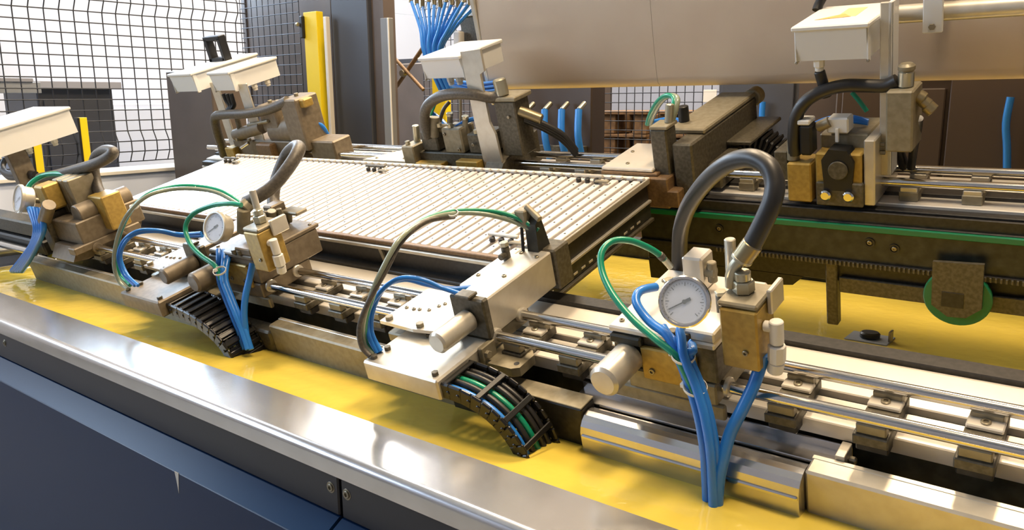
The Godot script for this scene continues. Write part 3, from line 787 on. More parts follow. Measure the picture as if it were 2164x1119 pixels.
# ---------- slatted table ----------
func build_slat_table() -> void:
	var xl := -3.105
	var xr := -1.105
	var zf := -1.305
	var zb := -1.862
	var top := 0.040
	var t := th("slatted_table", "long pale slatted metal table spanning between both rails", "table", "", Vector3((xl + xr) * 0.5, -0.07, -1.58))
	bx(t, "under_sheet", mats.groove, xl, xr, top - 0.022, top - 0.014, zb, zf, 0.001)
	var n := 57
	var pitch := (xr - xl) / n
	var slat := box_mesh(Vector3(pitch * 0.64, 0.014, zf - zb - 0.045), 0.0015)
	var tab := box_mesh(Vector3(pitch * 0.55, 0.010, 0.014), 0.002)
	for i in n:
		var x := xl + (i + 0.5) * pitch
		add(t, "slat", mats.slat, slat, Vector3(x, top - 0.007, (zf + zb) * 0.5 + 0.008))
		add(t, "slat_glint_tab", mats.plastic_white, tab, Vector3(x, top - 0.003, zb + 0.007))  # white tabs paint the bright reflections on the rear slat ends
	# rows of dark drain holes in the slats on the right
	var holes := []
	var hole := rod_mesh(0.0028, 0.0012, 8, 0.0)
	for i in range(26, n):
		for k in 9:
			var x := xl + (i + 0.5) * pitch
			holes.append([hole, at(Vector3(x, top + 0.0002, zf - 0.05 - k * 0.056 - (i % 2) * 0.028) - org[t])])
	var hm := add(t, "drain_holes", mats.ink, joined(holes), org[t])
	hm.set_meta("kind", "stuff")
	# frame
	bx(t, "front_rail", mats.rust, xl, xr, top - 0.014, top - 0.001, zf - 0.0145, zf, 0.002)
	bx(t, "front_lip", mats.steel, xl, xr, top - 0.026, top - 0.0145, zf - 0.004, zf + 0.006, 0.002)
	bx(t, "front_shade_sheet", mats.dark_steel, xl, xr, -0.08, top - 0.027, zf - 0.03, zf - 0.006, 0.002)  # dark sheet gives the gap under the lip its shade by colour
	bx(t, "rear_rail", mats.slat, xl, xr, top - 0.02, top - 0.004, zb - 0.014, zb, 0.002)
	bx(t, "side_lip", mats.steel, xr - 0.001, xr + 0.005, top - 0.018, top - 0.002, zb, zf, 0.0015)
	bx(t, "side_beam", mats.dark_steel, xr - 0.02, xr - 0.004, -0.03, top - 0.02, zb, zf, 0.002)
	bx(t, "side_ledge", mats.steel, xr - 0.018, xr + 0.004, -0.034, -0.026, zb, zf, 0.0015)
	bx(t, "side_channel", mats.web, xr - 0.02, xr - 0.002, -0.08, -0.035, zb, zf, 0.002)
	bx(t, "side_foot", mats.filmy_dark, xr - 0.03, xr + 0.006, -0.09, -0.08, zb, zf, 0.0015)
	var dash := box_mesh(Vector3(0.002, 0.006, 0.018), 0.0005)
	for i in 13:
		add(t, "slot_insert", mats.steel, dash, Vector3(xr - 0.0015, -0.066, zf - 0.05 - i * 0.036))
	bx(t, "side_beam", mats.dark_steel, xl + 0.004, xl + 0.02, -0.08, top - 0.02, zb, zf, 0.002)
	prism(t, "brace", mats.filmy, [Vector2(-1.62, -0.08), Vector2(-1.608, -0.08), Vector2(-1.63, 0.012), Vector2(-1.642, 0.012)], "z", zf - 0.006, zf + 0.001)
	for e in [[490, 342, "small dark clip at the table's far left corner"], [795, 360, "small dark clip at the middle of table's rear edge"], [1245, 383, "pale clip bar at the table's rear right corner"], [1065, 510, "small clip with pale bar near table's front right corner"]]:
		var p := py(e[0], e[1], top)
		var c := th("table_clip", e[2], "clip", "clips on the slatted table", p)
		for k in 3:
			rod(c, "foot", mats.dark_steel, p + Vector3(-0.03 + 0.03 * k, 0.0005, 0.008), p + Vector3(-0.03 + 0.03 * k, 0.012, 0.008), 0.008, 10)
		bx(c, "bar", mats.filmy_dark if e[0] < 800 else mats.steel, p.x - 0.048, p.x + 0.048, p.y + 0.012, p.y + 0.02, p.z - 0.008, p.z + 0.004, 0.002)
		bx(c, "tongue", mats.filmy, p.x + 0.03, p.x + 0.075, p.y + 0.005, p.y + 0.011, p.z + 0.006, p.z + 0.02, 0.002)

# ---------- front pusher units: saddle plate, tilted block, cylinder, cable chain ----------
func cable_chain(label: String, x0: float, z0: float, z1: float, path: Array, wires: int, open: bool) -> void:
	var o: Vector3 = Vector3(x0, path[0].y, (z0 + z1) * 0.5)
	var t := th("cable_chain", label, "cable chain", "", o)
	var pts := smooth_path(path, 2)
	var zc := (z0 + z1) * 0.5
	var w := absf(z1 - z0)
	var bar := box_mesh(Vector3(0.012, 0.005, w), 0.0015)
	for i in pts.size() - 1:
		var a: Vector3 = pts[i]
		var b: Vector3 = pts[i + 1]
		var d := (b - a).normalized()
		var bs := Basis(d, Vector3(0, 0, 1).cross(d), Vector3(0, 0, 1))
		var c := Vector3((a.x + b.x) * 0.5, (a.y + b.y) * 0.5, zc)
		var l := snappedf(a.distance_to(b) * 1.12, 0.002)
		var list := []
		for s in [-0.5, 0.5]:
			list.append([box_mesh(Vector3(l, 0.036, 0.008), 0.003), at(Vector3(0, 0, s * w))])
			list.append([rod_mesh(0.005, 0.012, 10), at(Vector3(0.008, 0, s * w), aim(Vector3(0, 0, 1)))])
		if not open or i % 3 == 0:
			list.append([bar, at(Vector3(0, 0.0165, 0))])
		list.append([bar, at(Vector3(0, -0.016, 0))])
		if not open:
			list.append([box_mesh(Vector3(l * 0.9, 0.003, w - 0.01), 0.001), at(Vector3(0.0, 0.011, 0))])
		add(t, "chain_link", mats.chain, joined(list), c, bs)
	for i in wires:
		var z := z0 + (z1 - z0) * (i + 0.8) / (wires + 0.6)
		var q := []
		for p in path:
			q.append(Vector3(p.x, p.y + 0.002 + 0.004 * (i % 2), z) - o)
		add(t, "inner_hose", [mats.rubber, mats.rubber, mats.green_hose, mats.rubber, mats.blue_hose][i % 5] if open else mats.rubber, tube_mesh(q, 0.0062, 8, 5), o)

func pusher(dx: float, full: bool, label: String) -> void:
	var S: Material = mats.plate if full else mats.dusty
	var t := th("pusher_unit", label, "carriage", "front pusher units", Vector3(dx - 1.12, -0.045, -1.0))
	# saddle plate reaching out over the coolant
	var sp := bx(t, "saddle_plate", mats.steel if full else mats.dusty, dx - 1.245, dx - 1.032, -0.047, 0.0, -1.035, -0.87, 0.004)
	bx(t, "saddle_rear", mats.filmy, dx - 1.20, dx - 1.035, -0.03, -0.012, -1.135, -1.036, 0.003)
	for q in [[-1.225, -0.888], [-1.05, -0.888], [-1.222, -0.925], [-1.17, -1.0]]:
		bolt(sp, Vector3(dx + q[0], 0.0, q[1]), Vector3.UP, 0.0075, 0.008, mats.filmy_dark)
	# wing plate over the rods on the left
	var wp := prism(t, "wing_plate", S, [Vector2(dx - 1.305, -0.988), Vector2(dx - 1.302, -1.147), Vector2(dx - 1.228, -1.149), Vector2(dx - 1.11, -1.10), Vector2(dx - 1.11, -1.0), Vector2(dx - 1.20, -0.985)], "y", 0.013, 0.021)
	for q in [[-1.285, -1.0, 1], [-1.19, -1.0, 1]]:
		bolt(wp, Vector3(dx + q[0], 0.021, q[1]), Vector3.UP, 0.0095, 0.009, mats.filmy)
	for q in [[-1.285, -1.055], [-1.262, -1.055], [-1.247, -1.058], [-1.222, -1.063], [-1.212, -1.085], [-1.205, -1.098]]:
		screw(wp, Vector3(dx + q[0], 0.0212, q[1]), Vector3.UP, 0.0048)
	bx(t, "wing_foot", mats.filmy, dx - 1.30, dx - 1.2, -0.035, -0.012, -1.04, -0.995, 0.003)
	# main block riding on both rods
	bx(t, "main_block", mats.steel if full else mats.dusty, dx - 1.108, dx - 1.03, 0.0, 0.086, -1.285, -1.05, 0.003)
	bx(t, "side_cheek", S, dx - 1.15, dx - 1.109, 0.0, 0.078, -1.27, -1.10, 0.003)
	bx(t, "rod_block", mats.filmy, dx - 1.10, dx - 1.035, -0.032, 0.0, -1.18, -1.04, 0.003)
	for z in [-1.1455, -1.054]:
		rod(t, "bushing", mats.steel, Vector3(dx - 1.034, 0, z), Vector3(dx - 1.022, 0, z), 0.0165, 20)
	bx(t, "end_block", mats.filmy_dark if full else mats.brass, dx - 1.112, dx - 1.022, -0.012, 0.088, -1.345, -1.286, 0.004)
	for q in [[-1.095, -1.26], [-1.045, -1.25], [-1.06, -1.15], [-1.135, -1.24], [-1.135, -1.15]]:
		screw(t, Vector3(dx + q[0], 0.0862 if q[0] > -1.108 else 0.0782, q[1]), Vector3.UP, 0.0055)
	# front flange and air cylinder
	bx(t, "cylinder_flange", mats.filmy_dark, dx - 1.115, dx - 1.022, 0.002, 0.094, -1.05, -1.03, 0.004)
	bx(t, "flange_tab", mats.filmy_dark, dx - 1.09, dx - 1.05, 0.094, 0.102, -1.052, -1.022, 0.002)
	rod(t, "cylinder", mats.steel if full else mats.dusty, Vector3(dx - 1.068, 0.045, -1.03), Vector3(dx - 1.068, 0.045, -0.925), 0.0235, 28, 0.005)
	# bracket on the right of the saddle
	prism(t, "side_bracket", mats.filmy, [Vector2(dx - 1.032, -1.075), Vector2(dx - 0.955, -1.075), Vector2(dx - 0.94, -1.06), Vector2(dx - 0.94, -1.01), Vector2(dx - 0.955, -1.0), Vector2(dx - 1.032, -1.0)], "y", -0.052, -0.032)
	bx(t, "bracket_upright", mats.filmy, dx - 1.032, dx - 1.02, -0.04, 0.002, -1.04, -0.995, 0.002)
	bolt(t, Vector3(dx - 1.02, -0.016, -1.008), Vector3.RIGHT, 0.0085, 0.008, mats.filmy)
	rod(t, "bracket_hole", mats.ink, Vector3(dx - 0.955, -0.0325, -1.02), Vector3(dx - 0.955, -0.0315, -1.02), 0.006, 12, 0.0)
	if full:
		# hose elbow, clamp finger and fitting on top
		var e := Vector3(dx - 1.118, 0.078, -1.235)
		rod(t, "hose_elbow", mats.filmy_dark, e, e + Vector3(0, 0.034, 0), 0.0095, 12)
		rod(t, "hose_elbow", mats.filmy_dark, e + Vector3(0, 0.016, 0), e + Vector3(0.002, 0.016, 0.024), 0.0075, 10)
		bolt(t, e + Vector3(0, 0.034, 0), Vector3.UP, 0.011, 0.01, mats.fitting)
		bx(t, "clamp_finger", mats.filmy, dx - 1.108, dx - 1.078, 0.142, 0.182, -1.30, -1.275, 0.003)
		prism(t, "clamp_post", mats.green_paint.duplicate() if false else mats.web, [Vector2(-1.318, 0.086), Vector2(-1.272, 0.086), Vector2(-1.278, 0.15), Vector2(-1.30, 0.168)], "x", dx - 1.085, dx - 1.055)
		rod(t, "clamp_pin", mats.black, Vector3(dx - 1.095, 0.086, -1.268), Vector3(dx - 1.095, 0.142, -1.278), 0.004, 8)
		rod(t, "hose_nozzle", mats.filmy, Vector3(dx - 1.085, 0.186, -1.295), Vector3(dx - 1.045, 0.162, -1.285), 0.0075, 10)

func build_pusher_units() -> void:
	pusher(0.0, true, "bright steel pusher unit with air cylinder over coolant at centre")
	pusher(-1.04, false, "dull filmed pusher unit with cylinder behind left cable chain")
	cable_chain("black open cable chain with hoses curving down into coolant", -1.03, -0.968, -0.882, [Vector3(-1.035, -0.027, 0), Vector3(-0.985, -0.030, 0), Vector3(-0.940, -0.043, 0), Vector3(-0.905, -0.065, 0), Vector3(-0.880, -0.093, 0), Vector3(-0.863, -0.128, 0), Vector3(-0.853, -0.168, 0)], 5, true)
	cable_chain("dark closed cable chain dipping into coolant at left", -2.07, -0.985, -0.892, [Vector3(-2.075, -0.030, 0), Vector3(-2.02, -0.034, 0), Vector3(-1.965, -0.044, 0), Vector3(-1.915, -0.060, 0), Vector3(-1.873, -0.084, 0), Vector3(-1.845, -0.118, 0), Vector3(-1.832, -0.165, 0)], 4, false)
	# hoses of the centre unit: loop over the wing and down to the saddle corner
	hose("clear_hose", "clear hose looping from clamp finger down to saddle corner", "", mats.clear_hose, 0.0055, [[1132, 490, -1.285], [1085, 468, -1.27], [1020, 452, -1.22], [950, 452, -1.15], [890, 470, -1.08], [845, 505, -1.0], [812, 560, -0.95], [785, 620, -0.92], [768, 680, -0.90], [770, 722, -0.90], [790, 748, -0.90]])
	hose("green_hose", "green hose looping beside the clear hose over centre unit", "", mats.green_hose, 0.0055, [[1138, 486, -1.285], [1090, 459, -1.275], [1035, 446, -1.24], [965, 446, -1.17], [900, 462, -1.10], [852, 500, -1.02], [815, 555, -0.97], [790, 620, -0.935], [772, 680, -0.91], [776, 722, -0.905], [796, 745, -0.905]])
	hose("grey_hose", "grey hose curling at the left of saddle plate", "", mats.rubber_old, 0.006, [[960, 457, -1.16], [900, 468, -1.09], [850, 508, -1.01], [818, 565, -0.955], [778, 640, -0.91], [760, 690, -0.89], [764, 730, -0.885], [782, 752, -0.885]])
	hose("blue_hose", "blue hose from top elbow sweeping left over pusher block", "", mats.blue_hose, 0.0055, [[1066, 566, -1.21], [1045, 590, -1.16], [1005, 605, -1.11], [950, 610, -1.07], [900, 600, -1.03], [855, 590, -1.0], [815, 605, -0.97], [790, 650, -0.94], [785, 700, -0.92], [805, 742, -0.91]])
	hose("blue_hose", "blue hose from flange tab joining the loop at centre", "", mats.blue_hose, 0.0055, [[978, 622, -1.04], [935, 608, -1.03], [890, 590, -1.01], [845, 588, -0.99], [808, 612, -0.96], [780, 655, -0.93], [778, 705, -0.91], [798, 745, -0.905]])
	# hoses of the left pusher
	hose("green_hose", "long dull green hose arching over the left units", "", mats.green_hose, 0.006, [[512, 432, -1.12], [470, 405, -1.12], [420, 394, -1.10], [370, 394, -1.06], [318, 408, -1.0], [280, 440, -0.96], [255, 490, -0.93], [246, 540, -0.91], [255, 580, -0.90], [275, 602, -0.89]])
	hose("clear_hose", "clear hose arching beside the dull green hose at left", "", mats.clear_hose, 0.0055, [[505, 432, -1.10], [462, 408, -1.10], [415, 399, -1.08], [362, 400, -1.04], [310, 415, -0.98], [268, 455, -0.93], [246, 510, -0.90], [241, 560, -0.885], [252, 595, -0.88], [270, 610, -0.88]])
	for i in 2:
		hose("blue_hose", ["upper", "lower"][i] + " of two blue hoses curving left from small gauge", "blue hoses left of the small gauge", mats.blue_hose, 0.005, [[425 + i * 3, 492 + i * 6, -1.05], [380, 494 + i * 4, -1.03], [335, 486 + i * 3, -0.99], [290, 488 + i * 5, -0.95], [260 + i * 4, 510 + i * 3, -0.92], [250 + i * 5, 545, -0.90], [262 + i * 7, 580, -0.89], [285 + i * 7, 603, -0.885]])

# ---------- pressure gauges ----------
func gauge(label: String, c: Vector3, facing: Vector3, r: float, needle: float, case_mat: Material) -> void:
	var n := facing.normalized()
	var t := th("pressure_gauge", label, "gauge", "pressure gauges", c)
	var up := (Vector3.UP - n * Vector3.UP.dot(n)).normalized()
	var bs := Basis(up.cross(n), n, -up)                     # x right, y out of the dial, z down
	bs = Basis(bs.x, bs.y, bs.x.cross(bs.y))
	var prof := [Vector2(0, -r * 0.75), Vector2(r * 0.75, -r * 0.75), Vector2(r * 0.86, -r * 0.66), Vector2(r * 0.9, -r * 0.1), Vector2(r, -r * 0.06), Vector2(r * 1.0, r * 0.12), Vector2(r * 0.95, r * 0.17), Vector2(r * 0.87, r * 0.17), Vector2(r * 0.83, r * 0.08), Vector2(r * 0.83, 0.0), Vector2(0, 0.0)]
	add(t, "case", case_mat, lathe(prof, 40), c, bs)
	add(t, "dial", mats.dial, rod_mesh(r * 0.82, r * 0.03, 40, 0.0), c + n * r * 0.03, bs)
	var ticks := []
	for i in 31:
		var a := deg_to_rad(135 + i * 9)
		var long := i % 5 == 0
		var l := r * (0.14 if long else 0.07)
		var q := Vector3(cos(a), 0, sin(a)) * (r * 0.74 - l * 0.5)
		ticks.append([box_mesh(Vector3(l, 0.0006, r * (0.022 if long else 0.012)), 0.0), at(q, Basis(Vector3.UP, -a))])
	add(t, "scale_marks", mats.ink, joined(ticks), c + n * r * 0.05, bs)
	var na := deg_to_rad(needle)
	var dirn := bs * Vector3(cos(na), 0, sin(na))
	var side := n.cross(dirn)
	var nb := Basis(dirn, n, dirn.cross(n))
	add(t, "needle", mats.ink, joined([[box_mesh(Vector3(r * 0.84, 0.0008, r * 0.045), 0.0), at(Vector3(r * 0.24, 0, 0))], [box_mesh(Vector3(r * 0.22, 0.0009, r * 0.12), 0.0), at(Vector3(-r * 0.16, 0, 0))]]), c + n * r * 0.075, nb)
	add(t, "needle_hub", mats.ink, rod_mesh(r * 0.085, r * 0.04, 14), c + n * r * 0.08, bs)
	add(t, "cover_glass", mats.glass, rod_mesh(r * 0.83, r * 0.02, 40, 0.0), c + n * r * 0.115, bs)
	rod(t, "back_stem", mats.bolt, c - n * r * 0.75, c - n * r * 1.25, r * 0.2, 10)

# ---------- front clamping units with gauge, brass block, hose ----------
func clamp_unit(dx: float, label: String, full: bool) -> void:
	var P: Material = mats.plate if full else mats.dusty
	var t := th("clamp_carriage", label, "carriage", "front clamp carriages", Vector3(dx - 0.63, -0.03, -1.14))
	bx(t, "body", mats.filmy_dark if full else mats.dusty, dx - 0.725, dx - 0.527, 0.013, 0.083, -1.25, -1.035, 0.003)
	var tp := bx(t, "top_plate", P, dx - 0.727, dx - 0.525, 0.083, 0.0955, -1.26, -1.028, 0.003)
	bx(t, "front_bar", mats.web, dx - 0.722, dx - 0.66, 0.066, 0.083, -1.036, -1.02, 0.003)
	var bl := bx(t, "bronze_liner", mats.brass, dx - 0.665, dx - 0.56, 0.0, 0.066, -1.035, -1.024, 0.003)
	bx(t, "saddle", mats.filmy if full else mats.dusty, dx - 0.70, dx - 0.53, -0.028, 0.013, -1.2, -1.03, 0.003)
	bx(t, "front_skirt", mats.filmy, dx - 0.78, dx - 0.52, -0.06, -0.03, -1.046, -1.034, 0.003)
	for q in [-0.645, -0.585]:
		screw(bl, Vector3(dx + q, 0.02, -1.024), Vector3(0, 0, 1), 0.006)
	for s in [-0.701, -0.518]:
		for z in [-1.1455, -1.054]:
			rod(t, "bushing", mats.steel, Vector3(dx + s - 0.004, 0, z), Vector3(dx + s + 0.004, 0, z), 0.0175, 20)
	rod(t, "cylinder", mats.steel if full else mats.dusty, Vector3(dx - 0.69, 0.04, -1.03), Vector3(dx - 0.69, 0.04, -0.935), 0.0285, 30, 0.006)
	# brass valve block with fittings on the right front corner
	var vb := bx(t, "valve_block", mats.brass, dx - 0.508, dx - 0.447, 0.065, 0.172, -1.09, -1.02, 0.003)
	bx(t, "valve_cap", mats.filmy, dx - 0.512, dx - 0.447, 0.172, 0.182, -1.10, -1.024, 0.003)
	bx(t, "back_plate", mats.steel, dx - 0.446, dx - 0.437, 0.15, 0.192, -1.11, -1.06, 0.002)
	screw(vb, Vector3(dx - 0.468, 0.098, -1.0195), Vector3(0, 0, 1), 0.005)
	rod(t, "hex_nut", mats.fitting, Vector3(dx - 0.484, 0.182, -1.065), Vector3(dx - 0.484, 0.203, -1.065), 0.0175, 6, 0.002, true)
	rod(t, "collar", mats.fitting, Vector3(dx - 0.484, 0.203, -1.065), Vector3(dx - 0.484, 0.218, -1.065), 0.013, 16)
	rod(t, "pin", mats.steel, Vector3(dx - 0.51, 0.182, -1.08), Vector3(dx - 0.51, 0.262, -1.085), 0.009, 16)
	# plastic elbow on the right side
	var e := Vector3(dx - 0.446, 0.138, -1.045)
	rod(t, "side_elbow", mats.plastic_white, e, e + Vector3(0.022, 0, 0), 0.009, 14)
	rod(t, "side_elbow", mats.plastic_white, e + Vector3(0.02, 0.012, 0), e + Vector3(0.019, -0.028, 0), 0.011, 14)
	rod(t, "elbow_nut", mats.plastic_white, e + Vector3(0.019, -0.03, 0), e + Vector3(0.017, -0.062, 0), 0.014, 8, 0.002, true)
	rod(t, "elbow_sleeve", mats.plastic_white, e + Vector3(0.017, -0.062, 0), e + Vector3(0.013, -0.082, 0), 0.0125, 14)
	# block, bolts and hose elbows standing on the top plate
	bx(t, "top_block", P, dx - 0.655, dx - 0.615, 0.0955, 0.165, -1.235, -1.185, 0.004)
	rod(t, "block_knob", mats.filmy, Vector3(dx - 0.615, 0.135, -1.2), Vector3(dx - 0.596, 0.135, -1.2), 0.011, 12)
	rod(t, "block_knob", mats.filmy, Vector3(dx - 0.603, 0.115, -1.2), Vector3(dx - 0.603, 0.155, -1.2), 0.009, 12)
	for q in [[-0.655, -1.135], [-0.55, -1.12]]:
		rod(t, "hose_elbow", mats.filmy_dark, Vector3(dx + q[0], 0.0955, q[1]), Vector3(dx + q[0], 0.138, q[1]), 0.01, 12)
		bolt(t, Vector3(dx + q[0], 0.138, q[1]), Vector3.UP, 0.011, 0.007, mats.fitting)
	bx(t, "manifold", P, dx - 0.595, dx - 0.525, 0.0955, 0.115, -1.10, -1.03, 0.003)
	for q in [[-0.60, -1.032], [-0.575, -1.032]]:
		rod(t, "hose_elbow", mats.filmy_dark, Vector3(dx + q[0], 0.0955, q[1]), Vector3(dx + q[0], 0.108, q[1]), 0.009, 12)
	for q in [[-0.71, -1.21], [-0.71, -1.05], [-0.54, -1.24]]:
		screw(tp, Vector3(dx + q[0], 0.0957, q[1]), Vector3.UP, 0.005)

func build_gauge_units() -> void:
	clamp_unit(0.0, "clamp carriage with brass block and big round gauge at right front", true)
	clamp_unit(-1.285, "dull filmed clamp carriage with small tilted gauge at left front", false)
	var c := pz(1447, 637, -1.0)
	gauge("large round white dial pressure gauge with chrome ring at right", c, (EYE - c) * 0.8 + Vector3(-0.25, 0.0, 0.1), 0.0415, 152.0, mats.chrome)
	c = pz(456, 480, -1.02)
	gauge("pressure gauge turned left on the left front carriage", c, (EYE - c).normalized() + Vector3(-0.75, 0.1, 0.2), 0.043, 150.0, mats.steel)
	# elbow and ferrule of the large hydraulic hose
	var t := th("hose_fitting", "bent chrome hose fitting with brass ferrule on brass block", "fitting", "", pz(1548, 600, -1.065))
	var b := [pz(1546, 604, -1.065), pz(1546, 585, -1.065), pz(1551, 567, -1.067), pz(1563, 550, -1.07), pz(1574, 538, -1.072)]
	var o: Vector3 = org[t]
	var rel := []
	for p in b:
		rel.append(p - o)
	add(t, "bent_tube", mats.fitting, tube_mesh(rel, 0.0105, 14, 6), o)
	rod(t, "ferrule", mats.ferrule, pz(1568, 546, -1.072), pz(1592, 513, -1.078), 0.0165, 18, 0.002)
	rod(t, "ferrule_ring", mats.fitting, pz(1566, 549, -1.072), pz(1570, 543, -1.073), 0.0175, 18, 0.001)
	hose("hydraulic_hose", "thick black hydraulic hose making a tall loop at right", "", mats.rubber, 0.0152, [[1588, 519, -1.077], [1612, 472, -1.085], [1632, 425, -1.095], [1637, 385, -1.11], [1622, 350, -1.125], [1585, 334, -1.14], [1540, 345, -1.16], [1495, 380, -1.19], [1458, 430, -1.22], [1440, 480, -1.25], [1436, 530, -1.27], [1436, 575, -1.28]], 18, 8)
	hose("green_hose", "bright green hose looping left of the large gauge", "", mats.green_hose, 0.0062, [[1412, 558, -1.20], [1396, 540, -1.185], [1370, 523, -1.17], [1330, 508, -1.14], [1293, 510, -1.11], [1271, 535, -1.08], [1273, 575, -1.055], [1295, 622, -1.03], [1335, 672, -1.01], [1385, 716, -0.995], [1425, 748, -0.985], [1450, 790, -0.98], [1470, 840, -0.975], [1490, 920, -0.96]], 12, 6)
	t = th("hose_tip", "dull metal end sleeve of the bright green hose", "fitting", "", pz(1405, 548, -1.19))
	rod(t, "sleeve", mats.rubber_old, pz(1393, 537, -1.183), pz(1402, 546, -1.19), 0.0075, 12)
	rod(t, "nipple", mats.fitting, pz(1402, 546, -1.19), pz(1418, 564, -1.205), 0.0065, 12)
	# blue bundle running down into the coolant
	var starts := [[[1386, 606, -1.10], [1352, 615, -1.06], [1345, 640, -1.035], [1372, 678, -1.02], [1410, 708, -1.005]], [[1440, 690, -1.02], [1437, 700, -1.01], [1440, 715, -1.0]], [[1466, 722, -1.02], [1462, 728, -1.015], [1464, 740, -1.0]], [[1400, 690, -1.02], [1412, 708, -1.01], [1430, 728, -1.0]]]
	for i in 4:
		var pts: Array = starts[i].duplicate()
		var off: float = [-11, 2, 13, -4][i]
		var dz: float = [0.0, 0.008, -0.004, -0.012][i]
		for q in [[1443, 752, -0.99], [1468, 815, -0.98], [1487, 880, -0.965], [1499, 950, -0.95], [1503, 1010, -0.94], [1506, 1085, -0.925]]:
			pts.append([q[0] + off, q[1], q[2] + dz])
		hose("blue_hose", ["blue hose curving from the top plate into the right bundle", "blue hose in middle of right bundle below the large gauge", "outer blue hose of right bundle below the large gauge", "hidden blue hose at back of right bundle"][i], "blue hoses of the right bundle", mats.blue_hose, 0.0078, pts, 10, 5)
	hose("blue_hose", "thick blue hose from white elbow slanting down into coolant", "", mats.blue_hose, 0.0105, [[1613, 748, -1.045], [1606, 775, -1.04], [1592, 815, -1.02], [1568, 865, -0.995], [1543, 915, -0.975], [1528, 970, -0.955], [1518, 1020, -0.94], [1514, 1085, -0.925]], 12, 6)
	for e in [[1444, 750, -0.991, 0.0185, "white cable tie round right blue bundle, upper one"], [1469, 817, -0.982, 0.0185, "white cable tie round right blue bundle, lower one"], [464, 572, -0.975, 0.016, "pale cable tie round the left blue bundle"], [957, 450, -1.155, 0.011, "pale tie round the hose loop above the bright pusher"], [405, 396, -1.085, 0.011, "pale tie at top of the long left hose arch"], [284, 436, -0.962, 0.011, "pale tie on the left slope of left hose arch"]]:
		var p := pz(e[0], e[1], e[2])
		var tie := th("cable_tie", e[4], "cable tie", "cable ties", p)
		add(tie, "strap", mats.plastic_white, lathe([Vector2(e[3], -0.0025), Vector2(e[3] + 0.0012, -0.0025), Vector2(e[3] + 0.0012, 0.0025), Vector2(e[3], 0.0025), Vector2(e[3], -0.0025)], 24), p, aim(Vector3(0.25, 1, 0.2)))
		bx(tie, "lock", mats.plastic_white, p.x - e[3] - 0.006, p.x - e[3] + 0.002, p.y - 0.004, p.y + 0.004, p.z - 0.004, p.z + 0.006, 0.001)
	# left carriage hoses
	var s2 := [[[462, 528, -1.03], [462, 548, -1.01]], [[473, 530, -1.04], [473, 552, -1.01]], [[486, 535, -1.04], [480, 555, -1.015]]]
	for i in 3:
		var pts2: Array = s2[i].duplicate()
		for q in [[470, 590, -0.985], [482, 625, -0.97], [498, 665, -0.955], [512, 700, -0.945], [524, 738, -0.93]]:
			pts2.append([q[0] + (i - 1) * 7.0, q[1], q[2] + 0.006 * (i % 2)])
		hose("blue_hose", ["left", "middle", "right"][i] + " hose of the left blue bundle entering the coolant", "blue hoses of the left bundle", mats.blue_hose, 0.0075, pts2, 10, 5)
	hose("blue_hose", "separate blue hose right of the left bundle entering coolant", "", mats.blue_hose, 0.009, [[534, 556, -1.03], [528, 585, -1.01], [519, 625, -0.98], [516, 665, -0.96], [520, 705, -0.945], [526, 738, -0.93]], 10, 5)
	hose("green_hose", "bright green hose looping around the left gauge", "", mats.green_hose, 0.0068, [[510, 433, -1.08], [480, 430, -1.07], [445, 435, -1.06], [408, 452, -1.04], [392, 480, -1.02], [402, 515, -1.0], [425, 540, -0.99], [455, 562, -0.985], [468, 590, -0.98]], 10, 6)
	hose("hydraulic_hose", "brown black hydraulic hose looping up over slatted table", "", mats.rubber_old, 0.018, [[520, 428, -1.12], [545, 415, -1.14], [578, 392, -1.18], [605, 360, -1.22], [625, 330, -1.26], [632, 312, -1.29], [624, 310, -1.31], [608, 325, -1.32], [593, 355, -1.30], [580, 395, -1.27], [578, 430, -1.24], [585, 462, -1.20], [592, 478, -1.18]], 14, 7)
	var t2 := th("hose_fitting", "dull upright hose fitting on the left brass block", "fitting", "", pz(515, 485, -1.10))
	rod(t2, "stem", mats.filmy, pz(515, 490, -1.09), pz(515, 440, -1.10), 0.018, 14, 0.003)
	rod(t2, "elbow", mats.filmy, pz(513, 442, -1.10), pz(530, 424, -1.13), 0.02, 14, 0.003)
	t2 = th("needle_valve", "small dull valve with side knob on left carriage", "valve", "", pz(575, 480, -1.2))
	rod(t2, "stem", mats.filmy, pz(578, 495, -1.18), pz(574, 445, -1.18), 0.013, 12)
	rod(t2, "knob", mats.filmy_dark, pz(556, 452, -1.16), pz(574, 452, -1.18), 0.010, 10)
	bx(t2, "lever", mats.filmy, pz(600, 450, -1.22).x, pz(632, 450, -1.22).x, pz(600, 450, -1.22).y, pz(600, 443, -1.22).y, -1.25, -1.21, 0.003)
	rod(t2, "post", mats.filmy, pz(612, 468, -1.22), pz(612, 448, -1.22), 0.008, 10)

